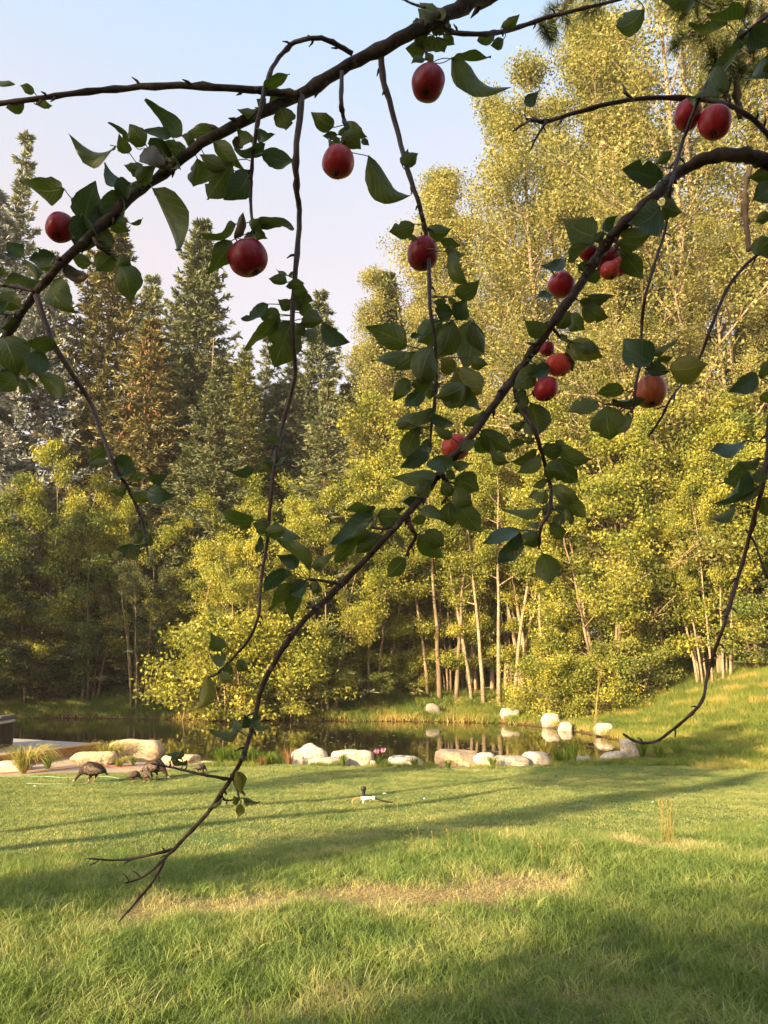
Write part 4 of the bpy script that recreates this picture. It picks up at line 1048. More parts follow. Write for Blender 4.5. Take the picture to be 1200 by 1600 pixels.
M['turkey_leg'] = simple('scaly_leg', (0.40, 0.20, 0.13), (0.48, 0.27, 0.18), 40, 0.5)
def turkey(px, py, length, face, label, neck_down=True, mat='feather_dark', k=1.0, group='turkeys grazing by the gravel'):
    """face = heading in the ground plane; built head towards +X"""
    p = at_ground(px, py); e = empty('turkey' if k > 0.6 else 'turkey_poult', (p.x, p.y, gz(p.x, p.y) + 0.015), face)
    tag(e, label, 'turkey', group)
    s = length / 0.62
    # skeleton: tail - rump - back - breast - neck - head ; legs
    if neck_down: neck = [(0.235, 0, .245, .078), (0.29, 0, .18, .045), (0.33, 0, .12, .032), (0.355, 0, .08, .027), (0.375, 0, .055, .027), (0.41, 0, .032, .013)]
    else: neck = [(0.225, 0, .34, .07), (0.265, 0, .42, .042), (0.29, 0, .49, .030), (0.305, 0, .545, .028), (0.33, 0, .56, .028), (0.375, 0, .545, .012)]
    body = [(-.32, 0, .225, .020), (-.26, 0, .25, .062), (-.17, 0, .285, .125), (-.05, 0, .305, .185), (.08, 0, .305, .180), (.175, 0, .285, .135)]
    V = []; E = []; R = []
    def add(v, pr):
        V.append((v[0] * s, v[1] * s, v[2] * s)); R.append(v[3] * s)
        if pr is not None: E.append((pr, len(V) - 1))
        return len(V) - 1
    pr = None; ids = []
    for v in body + neck: pr = add(v, pr); ids.append(pr)
    for sy in (-1, 1):
        f = 0.05 * sy
        q = add((-.01 + f * .6, .075 * sy, .22, .07), ids[3]); q = add((-.035 + f, .08 * sy, .15, .034), q); q = add((-.0 + f, .08 * sy, .08, .016), q); q = add((-.02 + f, .08 * sy, .012, .013), q)
        a = add((.07 + f, .08 * sy, .006, .008), q); add((.05 + f, .115 * sy, .006, .007), q)
    me = bpy.data.meshes.new('body'); me.from_pydata(V, E, [])
    o = link('body', me, e, M[mat])
    sk = o.modifiers.new('skin', 'SKIN'); sk.use_smooth_shade = True
    for i, r_ in enumerate(R): me.skin_vertices[0].data[i].radius = (r_ * (0.82 if i < 6 else 1), r_)
    me.skin_vertices[0].data[3].use_root = True
    o.modifiers.new('sub', 'SUBSURF').levels = 2; o.modifiers['sub'].render_levels = 2
    # wings: folded shield of feathers on each flank, and the tail fan, each a bent thick sheet
    def sheet(name, fn, nu, nv, mat, th=0.012):
        vs = []; fs = []
        for i in range(nu + 1):
            for j in range(nv + 1): vs.append(tuple(Vector(fn(i / nu, j / nv)) * s))
        for i in range(nu):
            for j in range(nv): a = i * (nv + 1) + j; fs.append((a, a + 1, a + nv + 2, a + nv + 1))
        mm = bpy.data.meshes.new(name); mm.from_pydata(vs, [], fs); oo = link(name, mm, e, mat)
        sd = oo.modifiers.new('th', 'SOLIDIFY'); sd.thickness = th * s; sd.offset = 0
        mm.polygons.foreach_set("use_smooth", [True] * len(mm.polygons)); return oo
    for sy in (-1, 1):
        def wing(u, v, sy=sy):
            x = .16 - .42 * u; half = .115 * math.sin(math.pi * min(1, (u * .9 + .10))) ** .6 * (1 - .25 * u)
            a = (v - .5) * 2; z = .32 - .04 * u + half * a * .9 - .03 * u
            yb = .150 * math.sqrt(max(0.05, 1 - ((x + .02) / .34) ** 2)) ** 1.0 * math.sqrt(max(.1, 1 - (a * .55) ** 2)) + .020
            return (x, sy * yb, z)
        sheet('wing', wing, 8, 6, M['feather_wing' if k > .6 else mat])
    def tail(u, v):
        a = (v - .5) * 1.1; r_ = .02 + .13 * u
        return (-.22 - r_ * math.cos(a) * .93, r_ * math.sin(a) * .8, .265 - .09 * u - .03 * abs(a))
    sheet('tail', tail, 5, 8, M['feather_dark' if k > .6 else mat])
    hd = neck[-2]
    bm = bmesh.new(); bmesh.ops.create_uvsphere(bm, u_segments=12, v_segments=8, radius=1.0)
    for v in bm.verts: v.co = Vector(((v.co.x * .038 + hd[0] + .006), v.co.y * .029, v.co.z * .031 + hd[2])) * s
    mm = bpy.data.meshes.new('head_skin'); bm.to_mesh(mm); bm.free(); mm.polygons.foreach_set("use_smooth", [True] * len(mm.polygons)); link('head_skin', mm, e, M['turkey_skin'])
    mb = MB(); hx, hz = neck[-1][0], neck[-1][2]; mb.tube([Vector((hd[0] + .03, 0, hd[2] - .004)) * s, Vector((hx + .02, 0, hz - .006)) * s], [.013 * s, .003 * s], 6); mb.build('beak', M['turkey_leg'], e)
    for sy in (-1, 1):
        f = .05 * sy; mb = MB(); mb.tube([Vector((-.034 + f, .08 * sy, .14)) * s, Vector((-.0 + f, .08 * sy, .08)) * s, Vector((-.02 + f, .08 * sy, .014)) * s], [.019 * s, .0165 * s, .0165 * s], 8)
        for a in (-.5, 0, .5): mb.tube([Vector((-.02 + f, .08 * sy, .014)) * s, Vector((-.02 + f + .085 * math.cos(a), .08 * sy + .085 * math.sin(a), .008)) * s], [.012 * s, .006 * s], 5)
        mb.build('shank', M['turkey_leg'], e)
    return e
turkey(143, 1224, 0.64, math.pi + 0.15, 'dark turkey alone on the left, head down to the grass')
turkey(240, 1219, 0.64, -0.25, 'dark turkey on the right grazing beneath the side twig')
turkey(208, 1223, 0.34, 0.5, 'small poult crouched midway between the two adult turkeys', mat='feather_poult', k=.5)
turkey(229, 1223, 0.36, 2.4, 'small poult at the feet of the right-hand adult turkey', mat='feather_poult', k=.5, neck_down=False)
turkey(312, 1209, 0.32, 0.2, 'small poult in the sedge edge right of the flat cream boulder', mat='feather_poult', k=.5)

# ---------------------------------------------------------------- the apple tree
def apple_bark():
    m, n, o = newmat('apple_bark')
    f = noise(n, 60, 6); f2 = noise(n, 9, 4)
    col = ramp(n, f, ((0.3, (0.022, 0.015, 0.013)), (0.7, (0.085, 0.058, 0.046))))
    col = mixc(n, ramp(n, noise(n, 34, 4), ((0.60, (0, 0, 0)), (0.70, (0.6, 0.6, 0.6)))), col, (0.22, 0.21, 0.17))
    principled(n, o, col, 0.75, 0.3, bump=maths(n, 'ADD', f, f2), bump_d=0.003, bump_s=0.7); return m
M['apple_bark'] = apple_bark()
def twig_bark():
    m, n, o = newmat('twig_bark')
    f = noise(n, 120, 5)
    col = ramp(n, f, ((0.3, (0.028, 0.015, 0.013)), (0.7, (0.080, 0.045, 0.036))))
    principled(n, o, col, 0.55, 0.4, bump=f, bump_d=0.0015); return m
M['twig_bark'] = twig_bark()
def leaf_material(name, top_c1, top_c2, under_c1, under_c2, trans=0.3, blemish=(0.16, 0.09, 0.03)):
    m, n, o = newmat(name)
    uv = N(n, 'ShaderNodeUVMap'); uv.uv_map = 'uv'
    sp = N(n, 'ShaderNodeSeparateXYZ'); n.links.new(uv.outputs[0], sp.inputs[0])
    g = N(n, 'ShaderNodeNewGeometry')
    u, v = sp.outputs[0], sp.outputs[1]                    # u along the leaf 0..1, v across -1..1
    av = maths(n, 'ABSOLUTE', v)
    mid = maths(n, 'SUBTRACT', 1.0, maths(n, 'MULTIPLY', av, 14.0), clamp=True)
    ph = maths(n, 'SUBTRACT', maths(n, 'MULTIPLY', u, 8.0), maths(n, 'MULTIPLY', av, 2.6))
    w = maths(n, 'ABSOLUTE', maths(n, 'SUBTRACT', maths(n, 'FRACT', ph), 0.5))
    side = maths(n, 'SUBTRACT', 1.0, maths(n, 'MULTIPLY', w, 9.0), clamp=True)
    vein = maths(n, 'MAXIMUM', mid, maths(n, 'MULTIPLY', side, 0.55))
    nz = noise(n, 28, 4, vec=g.outputs['Position']); nb = noise(n, 60, 3, vec=g.outputs['Position'])
    topc = ramp(n, nz, ((0.3, top_c1), (0.7, top_c2)))
    topc = mixc(n, maths(n, 'MULTIPLY', vein, 0.45), topc, tuple(min(1, c * 2.2) for c in top_c2))
    und = ramp(n, nz, ((0.3, under_c1), (0.7, under_c2)))
    und = mixc(n, maths(n, 'MULTIPLY', vein, 0.6), und, tuple(min(1, c * 1.9) for c in under_c2))
    col = mixc(n, g.outputs['Backfacing'], topc, und)
    bl = ramp(n, nb, ((0.66, (0, 0, 0)), (0.70, (1, 1, 1))))
    col = mixc(n, maths(n, 'MULTIPLY', bl, 0.75), col, blemish)
    h = maths(n, 'SUBTRACT', maths(n, 'MULTIPLY', nz, 0.3), vein)
    bmp = N(n, 'ShaderNodeBump'); bmp.inputs['Distance'].default_value = 0.0016; bmp.inputs['Strength'].default_value = 0.8; n.links.new(h, bmp.inputs['Height'])
    p = N(n, 'ShaderNodeBsdfPrincipled'); n.links.new(col, p.inputs['Base Color']); p.inputs['Roughness'].default_value = 0.42; p.inputs['Specular IOR Level'].default_value = 0.55
    n.links.new(bmp.outputs[0], p.inputs['Normal'])
    t = N(n, 'ShaderNodeBsdfTranslucent'); n.links.new(mixc(n, 1.0, und, (0.9, 1.0, 0.35), 'MULTIPLY'), t.inputs[0])
    mx = N(n, 'ShaderNodeMixShader'); mx.inputs[0].default_value = trans
    n.links.new(p.outputs[0], mx.inputs[1]); n.links.new(t.outputs[0], mx.inputs[2]); n.links.new(mx.outputs[0], o.inputs['Surface'])
    return m
M['leaf_u'] = leaf_material('apple_leaf', (0.030, 0.060, 0.022), (0.050, 0.085, 0.030), (0.070, 0.100, 0.020), (0.12, 0.15, 0.034), 0.42)
M['leaf_t'] = leaf_material('apple_leaf_sky_sheen', (0.040, 0.085, 0.055), (0.065, 0.12, 0.075), (0.07, 0.11, 0.04), (0.11, 0.15, 0.06), 0.22)  # bluish sky sheen on upper faces is put into the leaf colour
M['leaf_y'] = leaf_material('apple_leaf_yellowing', (0.13, 0.14, 0.03), (0.22, 0.20, 0.04), (0.14, 0.15, 0.03), (0.24, 0.22, 0.05), 0.35)
M['leaf_l'] = leaf_material('apple_leaf_downy', (0.13, 0.16, 0.10), (0.18, 0.21, 0.14), (0.17, 0.20, 0.12), (0.23, 0.26, 0.17), 0.25)
M['leaf_b'] = leaf_material('apple_leaf_browned', (0.05, 0.05, 0.02), (0.09, 0.06, 0.03), (0.07, 0.05, 0.025), (0.11, 0.075, 0.035), 0.15)

# branches: name, depth (m, start -> end), widths (photo pixels), material, points (photo pixels), parent branch
BR = [
 ('limb', 1.72, 1.62, 24, 11, 'apple_bark', [(800, -28), (765, -10), (700, 22), (620, 62), (545, 102), (465, 150), (400, 180), (330, 215), (255, 270), (200, 313), (130, 378), (60, 452), (0, 540), (-40, 590)]),
 ('branch', 1.66, 1.60, 12, 7, 'apple_bark', [(468, 148), (430, 144), (380, 140), (300, 134), (200, 137), (100, 148), (40, 157), (-40, 165)]),
 ('twig', 1.68, 1.58, 8, 4.5, 'twig_bark', [(550, 84), (520, 66), (490, 59), (455, 70), (425, 107), (408, 165), (396, 235), (392, 300), (394, 345), (398, 365)]),
 ('twig', 1.66, 1.52, 10, 4, 'twig_bark', [(472, 150), (463, 240), (464, 300), (468, 340), (460, 440), (457, 520), (461, 590), (441, 665), (430, 720), (421, 800), (417, 850), (408, 905), (404, 960), (388, 1000), (362, 1030), (340, 1052), (326, 1058)]),
 ('twig', 1.69, 1.63, 7, 6, 'twig_bark', [(534, 112), (533, 160), (537, 185), (541, 202), (536, 225)]),
 ('twig', 1.69, 1.52, 10, 4, 'twig_bark', [(595, 84), (600, 130), (620, 200), (635, 260), (655, 320), (665, 365), (670, 420), (672, 480), (680, 540), (682, 600), (675, 660), (671, 700)]),
 ('twig', 1.70, 1.66, 7, 5, 'twig_bark', [(668, 38), (664, 66), (666, 85), (674, 98)]),
 ('twig', 1.72, 1.70, 4, 3, 'twig_bark', [(665, 12), (645, 6), (628, -2), (600, -14)]),
 ('twig', 1.78, 1.69, 4, 8, 'twig_bark', [(985, -8), (965, 0), (900, 16), (860, 26), (800, 46), (760, 53), (715, 52), (695, 46), (680, 36)]),
 ('twig', 1.61, 1.50, 10, 4, 'twig_bark', [(57, 462), (80, 530), (110, 580), (140, 628), (160, 680), (180, 730), (205, 772), (222, 815), (232, 870)]),
 ('twig', 1.64, 1.62, 8, 5, 'twig_bark', [(142, 362), (155, 385), (178, 402), (190, 415)]),
 ('twig', 1.61, 1.60, 6, 3, 'twig_bark', [(55, 456), (20, 448), (-30, 444)]),
 ('twig', 1.61, 1.60, 5, 3, 'twig_bark', [(25, 492), (5, 490), (-30, 489)]),
 ('twig', 1.61, 1.60, 5, 4, 'twig_bark', [(95, 405), (70, 400), (45, 402)]),
 ('limb', 1.50, 1.36, 27, 6, 'apple_bark', [(1262, 300), (1200, 255), (1165, 242), (1110, 245), (1060, 270), (1030, 300), (985, 340), (945, 385), (920, 425), (885, 475), (850, 525), (810, 580), (770, 635), (730, 690), (700, 725), (680, 750), (650, 787), (610, 832), (560, 886), (510, 936), (470, 975), (440, 1017), (410, 1072), (393, 1140), (378, 1185), (355, 1226), (320, 1275), (270, 1328), (240, 1358), (215, 1374), (193, 1380)]),
 ('twig', 1.37, 1.38, 5, 2.5, 'twig_bark', [(356, 1217), (325, 1212), (290, 1204), (262, 1198), (235, 1193)]),
 ('twig', 1.37, 1.36, 5, 2.5, 'twig_bark', [(270, 1327), (235, 1336), (185, 1344), (135, 1341)]),
 ('twig', 1.37, 1.36, 5, 2.5, 'twig_bark', [(256, 1345), (238, 1378), (212, 1410), (185, 1441)]),
 ('twig', 1.38, 1.38, 5, 3, 'twig_bark', [(362, 1210), (370, 1232), (374, 1250)]),
 ('twig', 1.38, 1.38, 4, 2.5, 'twig_bark', [(345, 1240), (352, 1250), (375, 1249)]),
 ('twig', 1.41, 1.40, 6, 4, 'twig_bark', [(534, 913), (508, 908), (480, 905)]),
 ('twig', 1.41, 1.41, 5, 4, 'twig_bark', [(497, 950), (488, 949), (478, 950)]),
 ('twig', 1.42, 1.43, 8, 4, 'twig_bark', [(636, 806), (643, 826), (650, 838), (640, 855), (634, 870)]),
 ('twig', 1.42, 1.42, 6, 4, 'twig_bark', [(618, 822), (600, 826), (580, 824)]),
 ('twig', 1.44, 1.43, 9, 4, 'twig_bark', [(690, 740), (700, 758), (698, 775), (690, 788)]),
 ('twig', 1.46, 1.40, 8, 5, 'twig_bark', [(812, 575), (804, 605), (816, 640), (835, 672), (850, 720), (861, 768), (858, 800), (845, 825), (842, 858)]),
 ('twig', 1.46, 1.44, 6, 4, 'twig_bark', [(862, 512), (880, 530), (893, 534)]),
 ('twig', 1.47, 1.46, 8, 4, 'twig_bark', [(962, 368), (964, 385), (958, 397)]),
 ('twig', 1.48, 1.45, 6, 3, 'twig_bark', [(851, 520), (840, 536), (821, 536)]),
 ('twig', 1.47, 1.30, 7, 4, 'twig_bark', [(1250, -20), (1190, 32), (1150, 65), (1120, 108), (1100, 140), (1082, 180), (1067, 220), (1055, 260), (1048, 290), (1044, 320), (1038, 365), (1023, 412), (1008, 465), (1003, 505), (1002, 555), (993, 605), (990, 635), (985, 645)]),
 ('twig', 1.30, 1.30, 5, 4, 'twig_bark', [(988, 640), (965, 633), (945, 632)]),
 ('twig', 1.30, 1.31, 6, 5, 'twig_bark', [(1002, 570), (1015, 572), (1020, 582)]),
 ('branch', 1.60, 1.55, 9, 6, 'twig_bark', [(1250, 265), (1210, 222), (1180, 190), (1140, 165), (1090, 155), (1010, 153), (940, 165), (880, 182), (850, 190), (822, 186)]),
 ('twig', 1.55, 1.54, 5, 2.5, 'twig_bark', [(854, 189), (840, 212), (828, 236)]),
 ('twig', 1.55, 1.55, 5, 3, 'twig_bark', [(990, 156), (978, 145), (973, 131)]),
 ('twig', 1.55, 1.54, 4, 2.5, 'twig_bark', [(828, 188), (815, 196), (800, 206)]),
 ('branch', 1.42, 1.36, 6, 3, 'twig_bark', [(1260, 398), (1200, 395), (1175, 405), (1140, 445), (1115, 500), (1095, 555), (1072, 592), (1050, 620), (1030, 658), (1013, 682)]),
 ('branch', 1.38, 1.30, 8, 4, 'twig_bark', [(1240, 560), (1205, 640), (1200, 700), (1194, 750), (1180, 803), (1160, 880), (1142, 938), (1130, 980), (1115, 1022), (1105, 1060), (1097, 1095), (1075, 1120), (1050, 1141), (1030, 1156), (1010, 1161), (990, 1157), (973, 1146)]),
 ('twig', 1.38, 1.38, 4, 3, 'twig_bark', [(1166, 828), (1180, 850), (1192, 885), (1205, 915)]),
]
TR = Vector((2.35, 0.75, 0)); TRZ = gz(2.35, 0.75)
tree = empty('apple_tree', (TR.x, TR.y, TRZ))
tag(tree, 'apple tree whose drooping limbs hang across the photo from the upper right', 'apple tree')
tree_inv = Matrix.Translation(-tree.location)
def child(o, parent=tree): 
    o.parent = parent; o.matrix_parent_inverse = tree_inv if parent is tree else Matrix.Identity(4)
    return o
BP = []                                          # sampled branches for placing leaves
def branch_mesh(nm, pts, rads, mat, knots=True, seed=0, n=10):
    r = random.Random(seed); mb = MB()
    q = []; rr = []
    for i, p in enumerate(pts):
        k = 1.0
        if knots and r.random() < 0.22: k = r.uniform(1.12, 1.4)
        q.append(p + Vector((r.gauss(0, 1), r.gauss(0, 1), r.gauss(0, 1))) * rads[i] * 0.10); rr.append(rads[i] * k)
    mb.tube(q, rr, n, jitter=0.09, rnd=r)
    L = len(pts)
    for s in range(max(2, L // 5)):             # spurs and buds
        i = r.randrange(2, L - 2) if L > 6 else 1
        t = (pts[min(i + 1, L - 1)] - pts[i - 1]).normalized(); a = t.orthogonal().normalized(); a.rotate(Matrix.Rotation(r.uniform(0, 6.28), 3, t))
        l = r.uniform(.006, .016) + rads[i]
        mb.tube([pts[i], pts[i] + (a + t * .5) * l * .6, pts[i] + (a + t * .8) * l], [rads[i] * .55, rads[i] * .4 + .0006, .0010], 6)
    return mb.build(nm, M[mat])
WP = {0: ([0, .35, .6, 1], [23, 18, 14, 11]), 14: ([0, .12, .3, .5, .75, .9, 1], [26, 17.5, 13, 10.5, 8, 6, 2.5])}
roots = {0: [(2.35, 0.75, 2.05), (1.75, 0.72, 2.9), (1.05, 1.0, 3.35)], 14: [(2.35, 0.80, 1.75), (1.8, 0.95, 2.2), (1.25, 1.15, 2.55)]}
for bi, (nm, d0, d1, w0, w1, mt, px) in enumerate(BR):
    n = len(px); cum = [0]
    for i in range(1, n): cum.append(cum[-1] + math.hypot(px[i][0] - px[i - 1][0], px[i][1] - px[i - 1][1]))
    T_ = cum[-1]
    pts3 = []
    for i, (a, b) in enumerate(px):
        t = cum[i] / T_; d = d0 + (d1 - d0) * t + (0.025 * math.sin(i * 1.7 + bi) if 0 < i < n - 1 else 0)
        pts3.append(P(a, b, d))
    lead = 0
    if bi in roots: pts3 = [Vector(p) for p in roots[bi]] + pts3; lead = 3
    cp = catmull(pts3, 5)
    rads = []
    m_ = len(cp)
    for i, p in enumerate(cp):
        f = i / 5.0 - lead
        if f < 0: rads.append((w0 * 0.5 / F * d0) * (1 + (-f) * 0.42))
        else:
            j = min(int(f), n - 2); s = (cum[j] + (cum[j + 1] - cum[j]) * (f - j)) / T_
            w = (float(np.interp(s, *WP[bi])) if bi in WP else w0 + (w1 - w0) * min(1, s) ** 0.85); rads.append(w * 0.5 / F * (d0 + (d1 - d0) * s))
    rads[-1] *= 0.5
    if bi in (0, 14): 
        pass
    o = branch_mesh(nm, cp, rads, mt, seed=bi, n=12 if bi in (0, 14) else 8)
    child(o); 
    BP.append((o, [((cp[i].x, cp[i].y, cp[i].z), i) for i in range(m_)], px, d0, d1, cum, cp))
# trunk and the limbs out of the picture
def tree_tube(nm, pts, r0, r1, n=12, seed=0):
    cp = catmull(pts, 6); m_ = len(cp)
    o = branch_mesh(nm, cp, [r0 + (r1 - r0) * i / (m_ - 1) for i in range(m_)], 'apple_bark', seed=seed, n=n); return child(o)
tree_tube('trunk', [(2.42, .70, TRZ - .25), (2.38, .72, TRZ + .2), (2.33, .78, .9), (2.36, .76, 1.6), (2.38, .72, 2.1)], .17, .10, 16, 1)
off_limbs = [[(2.36, .76, 1.9), (2.7, .3, 2.9), (2.9, -.3, 3.9), (2.9, -.8, 4.6)], [(2.36, .76, 1.8), (1.9, .1, 2.8), (1.1, -.7, 3.6), (.3, -1.2, 4.0)], [(2.36, .76, 1.7), (3.1, 1.0, 2.5), (3.9, 1.2, 3.1), (4.6, 1.2, 3.2)],
             [(2.38, .74, 2.1), (2.25, .8, 3.1), (2.0, .8, 4.1), (1.7, .6, 4.9)], [(1.1, -.7, 3.6), (0.2, -0.5, 4.2), (-.8, -0.7, 4.4)], [(1.9, .1, 2.8), (1.4, -1.2, 2.9), (.9, -2.2, 2.7)], [(2.3, .8, 2.9), (1.75, 1.15, 3.0), (1.35, 1.3, 2.5), (1.02, 1.36, 1.95), (0.93, 1.35, 1.75)]]
for i, l in enumerate(off_limbs): tree_tube('limb', l, .055, .014, 8, 50 + i)
# the crown out of the picture: leaves on those limbs
r_ = np.random.default_rng(3); C = []
for l in off_limbs[:6]:
    cp = catmull(l, 6)
    for p in cp[5:]:
        for k in range(26): C.append(np.array(p) + r_.normal(0, 1, 3) * np.array([.42, .42, .34]))
C = np.array(C); keep = np.array([(not in_view(p, 0.16)) and np.linalg.norm(p - np.array([0, 0, CAMZ])) > 0.9 for p in C]); C = C[keep]
idx = np.repeat(np.arange(len(C)), 7)
LC = C[idx] + r_.normal(0, .07, (len(idx), 3)); LC = LC[np.array([not in_view(p, 0.10) for p in LC])]
V, Fq = leaf_quads(LC, 0.075, r_, 0.3, 0.6)
me = npmesh('crown', V, Fq, tone=r_.uniform(0, 1, len(Fq)))
M['apple_crown'] = foliage_mat('apple_crown_leaf', (0.03, 0.06, 0.02), (0.06, 0.09, 0.03), (0.10, 0.12, 0.05), 0.3)
o = link('crown', me, None, M['apple_crown']); child(o)

